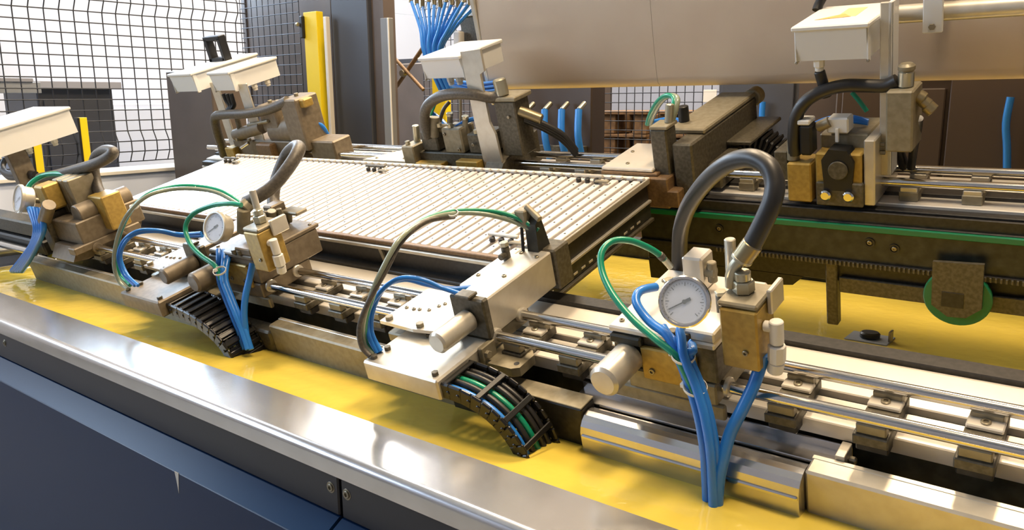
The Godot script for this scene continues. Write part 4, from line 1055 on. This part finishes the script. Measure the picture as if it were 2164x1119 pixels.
func junction_box(label: String, x0: float, x1: float, y0: float, y1: float, z0: float, z1: float, sticker: bool) -> Node3D:
	var t := th("junction_box", label, "junction box", "grey junction boxes", Vector3((x0 + x1) * 0.5, y0, (z0 + z1) * 0.5))
	prism(t, "body", mats.grey_paint, [Vector2(z0 + 0.006, y1 - 0.012), Vector2(z1 - 0.006, y1 - 0.012), Vector2(z1 - 0.018, y0), Vector2(z0 + 0.006, y0)], "x", x0 + 0.008, x1 - 0.008)
	var lid := bx(t, "lid", mats.grey_paint, x0, x1, y1 - 0.012, y1, z0, z1, 0.003)
	for sx in [x0 + 0.004, x1 - 0.008]:
		bx(t, "end_flange", mats.grey_paint, sx, sx + 0.004, y0 - 0.006, y1 - 0.012, z1 - 0.03, z1 - 0.012, 0.001)
		bolt(t, Vector3(sx + 0.002, y0 - 0.003, z1 - 0.016), Vector3(0, 0, 1), 0.004, 0.004)
	if sticker:
		var c := Vector3((x0 + x1) * 0.5 - 0.01, y1 + 0.0004, (z0 + z1) * 0.5)
		bx(lid, "warning_label", mats.sticker, c.x + 0.0, c.x + 0.045, y1, y1 + 0.0006, c.z - 0.07, c.z + 0.03, 0.0)
		prism(lid, "warning_triangle", mats.orange, [Vector2(c.x - 0.045, c.z + 0.05), Vector2(c.x + 0.035, c.z + 0.035), Vector2(c.x + 0.01, c.z - 0.005)], "y", y1 + 0.0006, y1 + 0.001)
	return t

func gland(t: Node, p: Vector3) -> void:
	rod(t, "cable_gland", mats.plastic_white, p, p + Vector3(0, -0.02, 0), 0.013, 8, 0.002, true)
	rod(t, "gland_neck", mats.plastic_white, p + Vector3(0, -0.02, 0), p + Vector3(0, -0.03, 0), 0.010, 12)

# ---------- far left front carriage ----------
func build_left_unit() -> void:
	var t := th("clamp_carriage", "dusty clamp carriage at far left below leftmost grey box", "carriage", "", Vector3(-2.85, 0, -1.12))
	bx(t, "body", mats.dusty, -3.02, -2.80, 0.02, 0.10, -1.25, -1.02, 0.004)
	prism(t, "skirt", mats.dusty, [Vector2(-1.24, 0.02), Vector2(-1.0, 0.02), Vector2(-0.97, -0.02), Vector2(-1.02, -0.03), Vector2(-1.22, -0.012)], "x", -2.98, -2.81)
	bx(t, "skirt_rail", mats.dusty, -2.84, -2.79, 0.0, 0.025, -1.22, -0.98, 0.003)
	bx(t, "dark_core", mats.filmy_dark, -3.05, -2.99, -0.02, 0.12, -1.16, -1.0, 0.003)
	rod(t, "tube", mats.dusty, Vector3(-2.84, 0.115, -1.24), Vector3(-2.84, 0.115, -1.05), 0.035, 20, 0.003)
	for i in 3:
		bx(t, "stacked_plate", mats.filmy, -3.0 + i * 0.042, -2.964 + i * 0.042, 0.10, 0.225, -1.17, -1.08, 0.003)
	bx(t, "side_plate", mats.dusty, -3.035, -3.005, 0.06, 0.19, -1.12, -1.03, 0.004)
	var p := pz(222, 443, -1.13)
	bx(t, "brass_block", mats.brass, p.x - 0.05, p.x + 0.05, p.y - 0.065, p.y + 0.055, -1.18, -1.11, 0.004)
	p = pz(95, 415, -1.03)
	bx(t, "brass_elbow", mats.brass, p.x - 0.04, p.x + 0.03, p.y - 0.05, p.y + 0.04, -1.08, -1.02, 0.006)
	rod(t, "hose_socket", mats.dusty, pz(104, 432, -1.0), pz(94, 466, -0.99), 0.022, 12)
	for z in [-1.1455, -1.054]:
		rod(t, "bushing", mats.dusty, Vector3(-2.8, 0, z), Vector3(-2.785, 0, z), 0.018, 18)
	var c := pz(42, 420, -1.0)
	gauge("dusty pressure gauge turned far left at left picture edge", c, (EYE - c).normalized() + Vector3(-1.0, 0.15, 0.35), 0.052, 150.0, mats.steel)
	for i in 5:
		hose("blue_hose", ORD[i] + " dusty blue hose from the left, drooping from leftmost carriage", "blue hoses of the leftmost carriage", mats.blue_hose, 0.010, [[62 + i * 7, 440, -1.0], [70 + i * 5, 460, -0.985], [76 + i * 4, 485, -0.97], [68 + i * 3, 515, -0.96], [48 + i * 4, 545, -0.95], [26 + i * 5, 572, -0.945]], 10, 5)
	hose("hydraulic_hose", "dusty hydraulic hose looping above the leftmost carriage", "", mats.rubber_old, 0.019, [[85, 376, -1.14], [125, 368, -1.15], [170, 356, -1.16], [205, 345, -1.17], [232, 330, -1.18], [238, 320, -1.19], [222, 318, -1.20], [204, 330, -1.20], [198, 355, -1.19], [204, 390, -1.17], [216, 418, -1.15]], 12, 6)
	hose("green_hose", "dark green hose arching across the leftmost carriage", "", mats.green_hose, 0.010, [[55, 405, -1.05], [68, 385, -1.08], [95, 370, -1.12], [130, 368, -1.14], [160, 375, -1.15], [182, 390, -1.15]], 8, 5)
	for i in 2:
		hose("power_cable", ["upper", "lower"][i] + " black cable under the leftmost grey box", "black cables under the leftmost box", mats.black, 0.013, [[5 + i * 6, 335, -1.25], [2 + i * 3, 355, -1.22], [20, 368 + i * 6, -1.2], [50, 366 + i * 6, -1.18], [75, 368 + i * 5, -1.16]], 8, 5)
	var b := junction_box("leftmost grey junction box tilted at left picture edge", -3.70, -3.36, 0.292, 0.395, -1.385, -1.05, false)
	var q := b
	gland(q, Vector3(-3.42, 0.292, -1.2))
	gland(q, Vector3(-3.42, 0.292, -1.3))
	bx(q, "bracket", mats.dusty, -3.46, -3.42, 0.02, 0.29, -1.19, -1.12, 0.003)
	# dark pipes at the left edge beneath the blue hoses
	var d := th("side_pipe", "dark square tube end sticking out at left edge", "tube", "", Vector3(-3.4, 0.05, -1.03))
	bx(d, "tube", mats.filmy_dark, -3.9, -3.1, 0.02, 0.08, -1.06, -1.0, 0.006)
	bx(d, "tube", mats.dark_steel, -3.9, -3.08, -0.04, 0.015, -1.05, -0.99, 0.006)
	rod(d, "bright_rod", mats.chrome, Vector3(-3.9, -0.02, -0.97), Vector3(-3.12, -0.02, -0.97), 0.014, 16)

# ---------- rear carriages ----------
func black_cable(label: String, r: float, pts: Array, m: Material = null) -> void:
	hose("hydraulic_hose", label, "", m if m else mats.rubber, r, pts, 12, 6)

func build_rear_units() -> void:
	# right rear carriage with the big white box
	var t := th("rear_carriage", "rear carriage at right with two brass blocks and octagon motor", "carriage", "rear carriages", Vector3(-0.64, -0.045, -2.0))
	bx(t, "brass_block", mats.brass, -0.745, -0.683, -0.04, 0.066, -2.03, -1.95, 0.004)
	bx(t, "brass_jaw", mats.brass, -0.672, -0.640, -0.028, 0.095, -2.02, -1.952, 0.004)
	bx(t, "brass_jaw", mats.brass, -0.592, -0.56, -0.028, 0.095, -2.02, -1.952, 0.004)
	bx(t, "core", mats.filmy_dark, -0.675, -0.558, -0.045, 0.06, -2.16, -1.99, 0.003)
	bx(t, "foot", mats.filmy_dark, -0.67, -0.555, -0.043, 0.02, -1.975, -1.945, 0.003)
	prism(t, "motor_face", mats.black, [Vector2(-0.648, 0.0), Vector2(-0.582, 0.0), Vector2(-0.575, 0.075), Vector2(-0.592, 0.105), Vector2(-0.636, 0.108), Vector2(-0.654, 0.08)], "z", -1.99, -1.943)
	rod(t, "motor_cap", mats.filmy_dark, Vector3(-0.613, 0.055, -1.943), Vector3(-0.613, 0.055, -1.938), 0.024, 24, 0.002)
	for x in [-0.644, -0.588]:
		rod(t, "roller_bolt", mats.chrome, Vector3(x, -0.012, -1.945), Vector3(x, -0.012, -1.932), 0.014, 16, 0.004)
	bx(t, "side_plate", mats.steel, -0.556, -0.53, -0.04, 0.13, -2.17, -1.955, 0.003)
	bx(t, "upper_block", mats.filmy, -0.675, -0.556, 0.06, 0.13, -2.14, -2.0, 0.004)
	bx(t, "relay", mats.plastic_white, -0.652, -0.60, 0.135, 0.175, -2.03, -1.985, 0.004)
	bx(t, "relay_clip", mats.plastic_white, -0.63, -0.622, 0.115, 0.15, -1.985, -1.978, 0.001)
	bx(t, "black_switch", mats.black, -0.712, -0.68, 0.085, 0.165, -2.0, -1.955, 0.006)
	bx(t, "switch_cap", mats.plastic_white, -0.716, -0.684, 0.165, 0.178, -2.0, -1.955, 0.003)
	rod(t, "switch_knob", mats.filmy, Vector3(-0.676, 0.15, -1.99), Vector3(-0.645, 0.165, -1.99), 0.014, 14)
	rod(t, "valve_stem", mats.filmy, Vector3(-0.735, 0.066, -1.975), Vector3(-0.735, 0.12, -1.98), 0.016, 14)
	bx(t, "left_shoe", mats.filmy_dark, -0.785, -0.748, 0.01, 0.09, -2.12, -1.97, 0.003)
	bx(t, "upright_bracket", mats.steel, -0.535, -0.508, 0.02, 0.44, -2.02, -2.012, 0.002)
	bx(t, "bracket_edge", mats.grey_paint, -0.518, -0.508, 0.02, 0.44, -2.07, -2.012, 0.002)
	bx(t, "tall_valve_block", mats.filmy, -0.508, -0.449, 0.10, 0.247, -2.05, -1.96, 0.004)
	rod(t, "top_nut", mats.fitting, Vector3(-0.475, 0.247, -2.0), Vector3(-0.473, 0.285, -2.0), 0.018, 12, 0.003)
	rod(t, "top_elbow", mats.filmy, Vector3(-0.473, 0.282, -2.0), Vector3(-0.473, 0.302, -2.0), 0.019, 14, 0.006)
	for i in 3:
		rod(t, "side_fitting", mats.ferrule, Vector3(-0.449 + i * 0.010, 0.226 - i * 0.012, -2.0), Vector3(-0.434 + i * 0.010, 0.216 - i * 0.014, -2.0), 0.016 - 0.002 * (i % 2), 12, 0.002)
	for y in [0.085, 0.065]:
		bolt(t, Vector3(-0.53, y + 0.02, -2.0), Vector3.RIGHT, 0.006, 0.012)
	black_cable("black hydraulic hose bending over the right rear carriage", 0.0165, [[1896, 170, -2.0], [1870, 181, -2.0], [1830, 181, -2.0], [1785, 181, -1.99], [1740, 192, -1.98], [1702, 215, -1.97], [1682, 250, -1.97], [1678, 290, -1.97], [1680, 325, -1.975]])
	black_cable("thin dark cable hanging at right of tall valve block", 0.010, [[1942, 250, -2.02], [1938, 280, -2.05], [1930, 320, -2.08], [1926, 355, -2.1]])
	black_cable("dark flat cable slanting below the tall valve block", 0.013, [[1892, 290, -2.06], [1900, 320, -2.09], [1912, 355, -2.12]])
	for e in [[[[1800, 195, -2.05], [1815, 212, -2.05], [1832, 235, -2.05]], "short green hose above the right rear carriage"], [[[1698, 205, -2.0], [1694, 230, -1.985], [1691, 250, -1.98], [1690, 290, -1.98]], "green hose beside black hose on right rear carriage"]]:
		hose("green_hose", e[1], "", mats.green_hose, 0.006, e[0], 8, 5)
	for i in 3:
		hose("blue_hose", ["upper", "middle", "lower"][i] + " of three blue hoses arching over right rear carriage", "blue hoses on the right rear carriage", mats.blue_hose, 0.0065, [[1712, 268 + i * 3, -2.06], [1740, 254 + i * 4, -2.06], [1775, 246 + i * 5, -2.06], [1805, 248 + i * 4, -2.06], [1835, 256 + i * 2, -2.06]], 8, 5)
	hose("power_cable", "black cable rising over the large white box", "", mats.black, 0.012, [[1726, 22, -2.16], [1731, 8, -2.17], [1742, -12, -2.18]], 10, 5)
	var b := junction_box("large white junction box with orange warning label at right", -0.722, -0.543, 0.322, 0.408, -2.19, -1.955, true)
	gland(b, Vector3(-0.668, 0.322, -1.99))
	rod(b, "cable", mats.rubber, Vector3(-0.668, 0.292, -1.99), Vector3(-0.655, 0.225, -2.0), 0.013, 12)

	# middle rear carriage
	t = th("rear_carriage", "oily middle rear carriage below the middle grey box", "carriage", "rear carriages", Vector3(-1.95, -0.045, -2.02))
	bx(t, "base", mats.filmy_dark, -2.15, -1.78, -0.04, 0.045, -2.16, -1.97, 0.004)
	prism(t, "wedge_foot", mats.filmy_dark, [Vector2(-2.17, 0.07), Vector2(-1.96, 0.02), Vector2(-1.93, -0.01), Vector2(-1.95, -0.04), Vector2(-2.17, -0.04)], "x", -1.78, -1.705)
	bx(t, "left_shoe", mats.filmy, -2.16, -2.10, -0.01, 0.075, -2.02, -1.94, 0.004)
	bx(t, "brass_liner", mats.brass, -2.10, -1.97, 0.0, 0.016, -1.985, -1.935, 0.003)
	bx(t, "brass_liner", mats.brass, -1.90, -1.80, -0.02, 0.030, -1.97, -1.935, 0.003)
	bx(t, "clamp_block", mats.filmy, -1.97, -1.88, 0.045, 0.135, -2.05, -1.97, 0.005)
	bx(t, "clamp_block", mats.filmy_dark, -2.09, -2.01, 0.045, 0.12, -2.07, -1.98, 0.005)
	bx(t, "right_block", mats.filmy_dark, -1.86, -1.76, 0.045, 0.115, -2.07, -1.975, 0.005)
	rod(t, "valve_stem", mats.filmy, Vector3(-2.02, 0.10, -1.98), Vector3(-2.005, 0.17, -1.99), 0.018, 12)
	rod(t, "valve_cap", mats.fitting, Vector3(-2.13, 0.075, -2.0), Vector3(-2.12, 0.135, -2.0), 0.013, 10)
	rod(t, "roller", mats.filmy, Vector3(-2.09, 0.12, -2.01), Vector3(-1.89, 0.125, -2.01), 0.016, 12)
	prism(t, "upright_bracket", mats.steel, [Vector2(-1.80, 0.395), Vector2(-1.715, 0.40), Vector2(-1.715, 0.33), Vector2(-1.735, 0.32), Vector2(-1.735, 0.16), Vector2(-1.72, 0.12), Vector2(-1.715, 0.0), Vector2(-1.795, 0.0), Vector2(-1.80, 0.16)], "z", -1.975, -1.965)
	bx(t, "tall_valve_block", mats.filmy_dark, -1.715, -1.63, 0.04, 0.225, -2.06, -1.98, 0.004)
	bx(t, "valve_cap_plate", mats.filmy, -1.72, -1.62, 0.225, 0.24, -2.07, -1.975, 0.003)
	rod(t, "top_nut", mats.fitting, Vector3(-1.685, 0.24, -2.0), Vector3(-1.69, 0.295, -2.0), 0.022, 12, 0.004)
	rod(t, "side_fitting", mats.ferrule, Vector3(-1.63, 0.19, -2.0), Vector3(-1.56, 0.155, -2.02), 0.017, 12, 0.003)
	bolt(t, Vector3(-1.66, 0.175, -1.98), Vector3(0, 0, 1), 0.006, 0.006)
	for q in [[-2.14, 0.075, -1.96], [-2.06, 0.12, -1.98], [-1.985, 0.135, -1.985], [-1.93, 0.135, -1.98], [-1.82, 0.115, -1.985]]:
		bolt(t, Vector3(q[0], q[1], q[2]), Vector3.UP, 0.010, 0.014, mats.fitting)
	for q in [[-2.05, 0.16], [-1.96, 0.175], [-1.89, 0.165]]:
		rod(t, "hose_socket", mats.filmy, Vector3(q[0], 0.10, -2.0), Vector3(q[0] + 0.012, q[1], -2.01), 0.010, 10)
		rod(t, "socket_ring", mats.fitting, Vector3(q[0] + 0.01, q[1] - 0.008, -2.01), Vector3(q[0] + 0.013, q[1] + 0.004, -2.01), 0.0125, 10)
	for q in [[-1.955, 0.115], [-1.90, 0.06], [-1.83, 0.08]]:
		screw(t, Vector3(q[0], q[1], -1.968), Vector3(0, 0, 1), 0.006)
	black_cable("dark hydraulic hose bending over the middle rear carriage", 0.019, [[1064, 200, -2.0], [1040, 206, -1.985], [1005, 200, -1.96], [965, 198, -1.95], [930, 204, -1.95], [905, 222, -1.955], [897, 250, -1.96], [905, 290, -1.97]], mats.rubber_old)
	for i in 3:
		hose("drag_cable", ["upper", "middle", "lower"][i] + " dark cable sweeping right from the middle valve block", "dark cables right of the middle carriage", mats.rubber, 0.010, [[1108, 246 + i * 4, -2.02], [1150, 262 + i * 5, -2.05], [1190, 285 + i * 6, -2.08], [1218, 318 + i * 5, -2.1]], 8, 5)
	for i in 2:
		hose("green_hose", ["left", "right"][i] + " of two green hoses below the middle grey box", "green hoses below the middle box", mats.green_hose, 0.006, [[926, 200 + i * 3, -2.1], [914 + i * 4, 222, -2.06], [904 + i * 5, 245, -2.02]], 8, 5)
	hose("blue_hose", "blue hose arching behind the middle upright bracket", "", mats.blue_hose, 0.008, [[962, 270, -2.0], [985, 256, -2.02], [1010, 249, -2.03], [1030, 248, -2.04]], 8, 5)
	hose("blue_hose", "pale blue hose at left of middle rear carriage", "", mats.blue_hose, 0.009, [[912, 238, -2.05], [930, 252, -2.05], [945, 266, -2.04], [960, 268, -2.04]], 8, 5)
	hose("grey_hose", "grey hose rising from middle rear carriage", "", mats.rubber_old, 0.007, [[950, 215, -2.05], [938, 230, -2.03], [931, 250, -2.02], [928, 265, -2.0]], 8, 5)
	b = junction_box("middle white topped grey junction box before the hood", -1.99, -1.80, 0.31, 0.385, -2.19, -1.955, false)
	gland(b, Vector3(-1.9, 0.31, -2.0))
	gland(b, Vector3(-1.86, 0.31, -2.0))
	# plate edge left of the middle carriage and hose clip block
	t = th("shim_plate", "bright triangular shim plate left of the middle carriage", "plate", "", Vector3(-2.27, -0.045, -2.0))
	prism(t, "sheet", mats.plate, [Vector2(-2.40, -1.95), Vector2(-2.15, -1.95), Vector2(-2.16, -2.14), Vector2(-2.24, -2.14)], "y", 0.0, 0.012)
	for q in [[-2.34, -1.97], [-2.2, -1.98]]:
		screw(t, Vector3(q[0], 0.012, q[1]), Vector3.UP, 0.006)
	t = th("hose_clip", "hose clip block with pale tube ends behind middle carriage", "clip", "", pz(1100, 295, -2.1))
	for i in 5:
		rod(t, "tube_end", mats.green_paint if i == 0 else mats.plastic_white, pz(1086 + i * 7, 300 - i * 1.5 + 3, -2.1), pz(1096 + i * 7, 292 + i * 4, -2.12), 0.007, 8)
	bx(t, "block", mats.black, pz(1085, 305, -2.14).x, pz(1125, 305, -2.14).x, pz(1100, 318, -2.14).y, pz(1100, 298, -2.14).y, -2.18, -2.125, 0.004)

	# rear pusher beside the table's right end (mirror of the front one)
	t = th("rear_pusher", "dark rear pusher unit with rusty jaw at table's far right end", "carriage", "", Vector3(-1.1, -0.045, -2.05))
	bx(t, "wing_plate", mats.plate, -1.27, -1.10, 0.045, 0.056, -2.10, -1.885, 0.003)
	bx(t, "brass_edge", mats.rust, -1.27, -1.085, 0.036, 0.045, -1.91, -1.88, 0.002)
	bx(t, "jaw", mats.rust, -1.125, -1.05, -0.055, 0.036, -1.935, -1.87, 0.004)
	bx(t, "jaw_base", mats.rust, -1.09, -1.02, -0.05, 0.0, -1.91, -1.87, 0.004)
	bx(t, "upright", mats.filmy_dark, -1.105, -1.055, 0.02, 0.165, -1.96, -1.90, 0.004)
	bx(t, "upright_cap", mats.filmy, -1.105, -1.05, 0.165, 0.175, -1.965, -1.90, 0.002)
	bx(t, "main_block", mats.filmy_dark, -1.045, -0.985, -0.05, 0.125, -2.36, -1.905, 0.005)
	bx(t, "top_rail", mats.filmy, -1.10, -0.985, 0.125, 0.14, -2.36, -1.99, 0.004)
	rod(t, "rail_end", mats.filmy, Vector3(-1.0, 0.12, -2.4), Vector3(-1.0, 0.12, -2.355), 0.028, 16, 0.004)
	bx(t, "side_shelf", mats.filmy_dark, -0.985, -0.91, 0.05, 0.062, -2.36, -2.12, 0.003)
	bx(t, "bushing_block", mats.filmy_dark, -0.985, -0.945, -0.035, 0.04, -2.15, -1.99, 0.006)
	rod(t, "cylinder_head", mats.black, Vector3(-1.08, 0.14, -2.06), Vector3(-1.08, 0.185, -2.06), 0.016, 12)
	rod(t, "fitting", mats.fitting, Vector3(-1.065, 0.172, -1.94), Vector3(-1.06, 0.225, -1.95), 0.012, 12, 0.003)
	for q in [[-1.20, -1.92], [-1.24, -2.02], [-1.16, -2.06]]:
		screw(t, Vector3(q[0], 0.056, q[1]), Vector3.UP, 0.006)
	for e in [[mats.green_hose, "green hose arching above the rear pusher", 0], [mats.clear_hose, "clear hose arching beside green hose above rear pusher", 7]]:
		hose("green_hose" if e[2] == 0 else "clear_hose", e[1], "", e[0], 0.0075, [[1412 + e[2], 262, -1.95], [1422 + e[2], 228, -1.96], [1424 + e[2], 207, -1.98], [1408 + e[2], 202, -2.0], [1390 + e[2], 215, -2.03], [1375 + e[2], 240, -2.07], [1368 + e[2], 262, -2.1]], 10, 6)
	hose("blue_hose", "blue hose curving behind the rear pusher", "", mats.blue_hose, 0.008, [[1380, 258, -2.1], [1415, 252, -2.1], [1445, 258, -2.08], [1456, 272, -2.06]], 8, 5)
	# black cable chain between rear pusher and right carriage
	t = th("cable_chain", "black cable chain arching behind rear pusher and right carriage", "cable chain", "", pz(1600, 310, -2.25))
	var pts := smooth_path([pz(1510, 300, -2.25), pz(1550, 292, -2.25), pz(1600, 294, -2.25), pz(1640, 310, -2.25), pz(1668, 340, -2.25)], 4)
	for i in pts.size() - 1:
		var a2: Vector3 = pts[i]
		var b2: Vector3 = pts[i + 1]
		var d2 := (b2 - a2).normalized()
		add(t, "chain_link", mats.black, box_mesh(Vector3(snappedf(a2.distance_to(b2) * 0.92, 0.002), 0.055, 0.09), 0.006), (a2 + b2) * 0.5, Basis(d2, Vector3(0, 0, 1).cross(d2), Vector3(0, 0, 1)))

	# left rear carriage with two boxes
	t = th("rear_carriage", "dusty left rear carriage below two overlapping grey boxes", "carriage", "rear carriages", Vector3(-3.1, -0.045, -2.02))
	bx(t, "base", mats.dusty, -3.30, -2.84, -0.045, 0.06, -2.16, -1.98, 0.004)
	rod(t, "drum", mats.dusty, Vector3(-3.02, 0.09, -2.05), Vector3(-2.80, 0.10, -2.05), 0.07, 24, 0.006)
	bx(t, "head_block", mats.dusty, -2.87, -2.76, 0.02, 0.24, -2.1, -1.98, 0.006)
	bx(t, "cube_block", mats.dusty, -3.04, -2.93, 0.10, 0.215, -2.07, -1.985, 0.004)
	bx(t, "orange_guard", mats.rust, -3.09, -2.98, -0.02, 0.055, -1.99, -1.95, 0.006)
	bx(t, "brass_foot", mats.brass, -3.34, -3.27, -0.02, 0.03, -2.0, -1.95, 0.004)
	rod(t, "shiny_pin", mats.chrome, Vector3(-3.20, 0.035, -1.95), Vector3(-3.13, 0.06, -1.95), 0.008, 10)
	rod(t, "valve_bar", mats.dusty, Vector3(-3.27, 0.08, -1.99), Vector3(-3.05, 0.12, -1.99), 0.028, 14)
	bx(t, "upright_bracket", mats.steel, -3.145, -3.075, 0.05, 0.31, -2.0, -1.992, 0.002)
	bx(t, "upright_bracket", mats.steel, -3.42, -3.36, 0.0, 0.31, -2.04, -2.032, 0.002)
	bx(t, "brass_nozzle", mats.brass, -2.79, -2.73, 0.20, 0.235, -2.05, -2.0, 0.005)
	bx(t, "right_foot", mats.dusty, -2.78, -2.62, -0.02, 0.06, -2.1, -2.0, 0.006)
	for q in [[-3.24, 0.06, -1.97], [-3.15, 0.06, -1.97], [-3.0, 0.215, -2.03], [-2.95, 0.215, -2.03], [-2.82, 0.24, -2.04]]:
		bolt(t, Vector3(q[0], q[1], q[2]), Vector3.UP, 0.010, 0.012, mats.filmy)
	rod(t, "hose_socket", mats.filmy_dark, Vector3(-3.22, 0.1, -1.985), Vector3(-3.21, 0.19, -1.985), 0.012, 10)
	rod(t, "link_rod", mats.filmy, Vector3(-3.14, 0.13, -1.98), Vector3(-2.98, 0.15, -1.98), 0.008, 8)
	black_cable("dusty hydraulic hose bending over the left rear carriage", 0.021, [[608, 213, -2.0], [590, 222, -1.99], [560, 233, -1.98], [520, 240, -1.97], [475, 242, -1.96], [455, 248, -1.96], [458, 275, -1.96], [468, 305, -1.97], [474, 328, -1.98]], mats.rubber_old)
	for i in 4:
		hose("blue_hose", ["uppermost", "second", "third", "lowest"][i] + " hose curving out right of the left rear carriage", "blue hoses right of the left rear carriage", mats.blue_hose if i < 2 else mats.rubber, 0.010, [[636, 250 + i * 2, -2.02], [658, 254 + i * 3, -2.05], [680, 266 + i * 4, -2.08], [692, 285 + i * 2, -2.1]], 8, 5)
	b = junction_box("rear one of two overlapping grey boxes at upper left", -3.62, -3.42, 0.288, 0.374, -2.33, -1.955, false)
	b = junction_box("front one of two overlapping grey boxes at upper left", -3.29, -3.125, 0.288, 0.372, -2.22, -1.955, false)
	gland(b, Vector3(-3.15, 0.288, -2.08))
	gland(b, Vector3(-3.15, 0.288, -2.15))
	for i in 3:
		hose("power_cable", ["left", "middle", "right"][i] + " black cable hanging under the front grey box", "black cables under the overlapping boxes", mats.black, 0.010, [[472 + i * 8, 198, -2.0], [478 + i * 7, 212, -2.0], [486 + i * 4, 224, -2.0], [480, 234 + i * 3, -1.99]], 8, 4)
	var p := pz(460, 105, -2.2)
	t = th("camera_bracket", "small black square frame standing on the upper left boxes", "sensor", "", p + Vector3(0, -0.04, 0))  # open black frame of a camera bracket
	for s in [-1, 1]:
		bx(t, "frame_side", mats.black, p.x + s * 0.055 - 0.012, p.x + s * 0.055 + 0.012, p.y - 0.06, p.y + 0.055, p.z - 0.02, p.z + 0.02, 0.003)
	bx(t, "frame_top", mats.black, p.x - 0.067, p.x + 0.067, p.y + 0.045, p.y + 0.065, p.z - 0.02, p.z + 0.02, 0.003)
	bx(t, "frame_base", mats.black, p.x - 0.07, p.x + 0.06, p.y - 0.085, p.y - 0.035, p.z - 0.02, p.z + 0.02, 0.003)

# ---------- hood ----------
func build_hood() -> void:
	var t := th("hood", "huge curved tan stainless hood spanning the upper right", "hood", "", Vector3(-0.7, 0.18, -2.5))
	var prof := [Vector2(-2.75, 0.20), Vector2(-2.36, 0.172), Vector2(-2.315, 0.175), Vector2(-2.300, 0.190)]
	for i in 9:
		prof.append(Vector2(-2.297 - 0.0022 * i * i, 0.21 + 0.115 * i))
	prof.append(Vector2(-2.75, 1.13))
	prism(t, "left_shell", mats.hood, prof, "x", -1.99, -1.2855, true)
	prism(t, "middle_shell", mats.hood, prof, "x", -1.2845, 0.75, true)
	bx(t, "end_strip", mats.steel, -2.03, -2.018, 0.12, 1.0, -2.36, -2.32, 0.003)
	bx(t, "end_strip", mats.steel, -2.005, -1.992, 0.12, 1.0, -2.34, -2.30, 0.003)
	var p := th("hood_pipe", "polished pipe with flat clamp bracket along the hood", "pipe", "", Vector3(-0.3, 0.37, -2.15))
	rod(p, "pipe", mats.steel, pz(1872, 32, -2.15), pz(1872, 32, -2.15) + Vector3(1.2, 0, 0), 0.022, 24)
	var a0 := pz(1950, 70, -2.12)
	bx(p, "bracket", mats.grey_paint, a0.x, a0.x + 0.043, a0.y, a0.y + 0.16, -2.125, -2.115, 0.002)
	bolt(p, Vector3(a0.x + 0.021, a0.y + 0.015, -2.115), Vector3(0, 0, 1), 0.008, 0.005)
	bx(p, "stand_off", mats.dusty, a0.x + 0.01, a0.x + 0.033, a0.y + 0.06, a0.y + 0.12, -2.3, -2.125, 0.002)
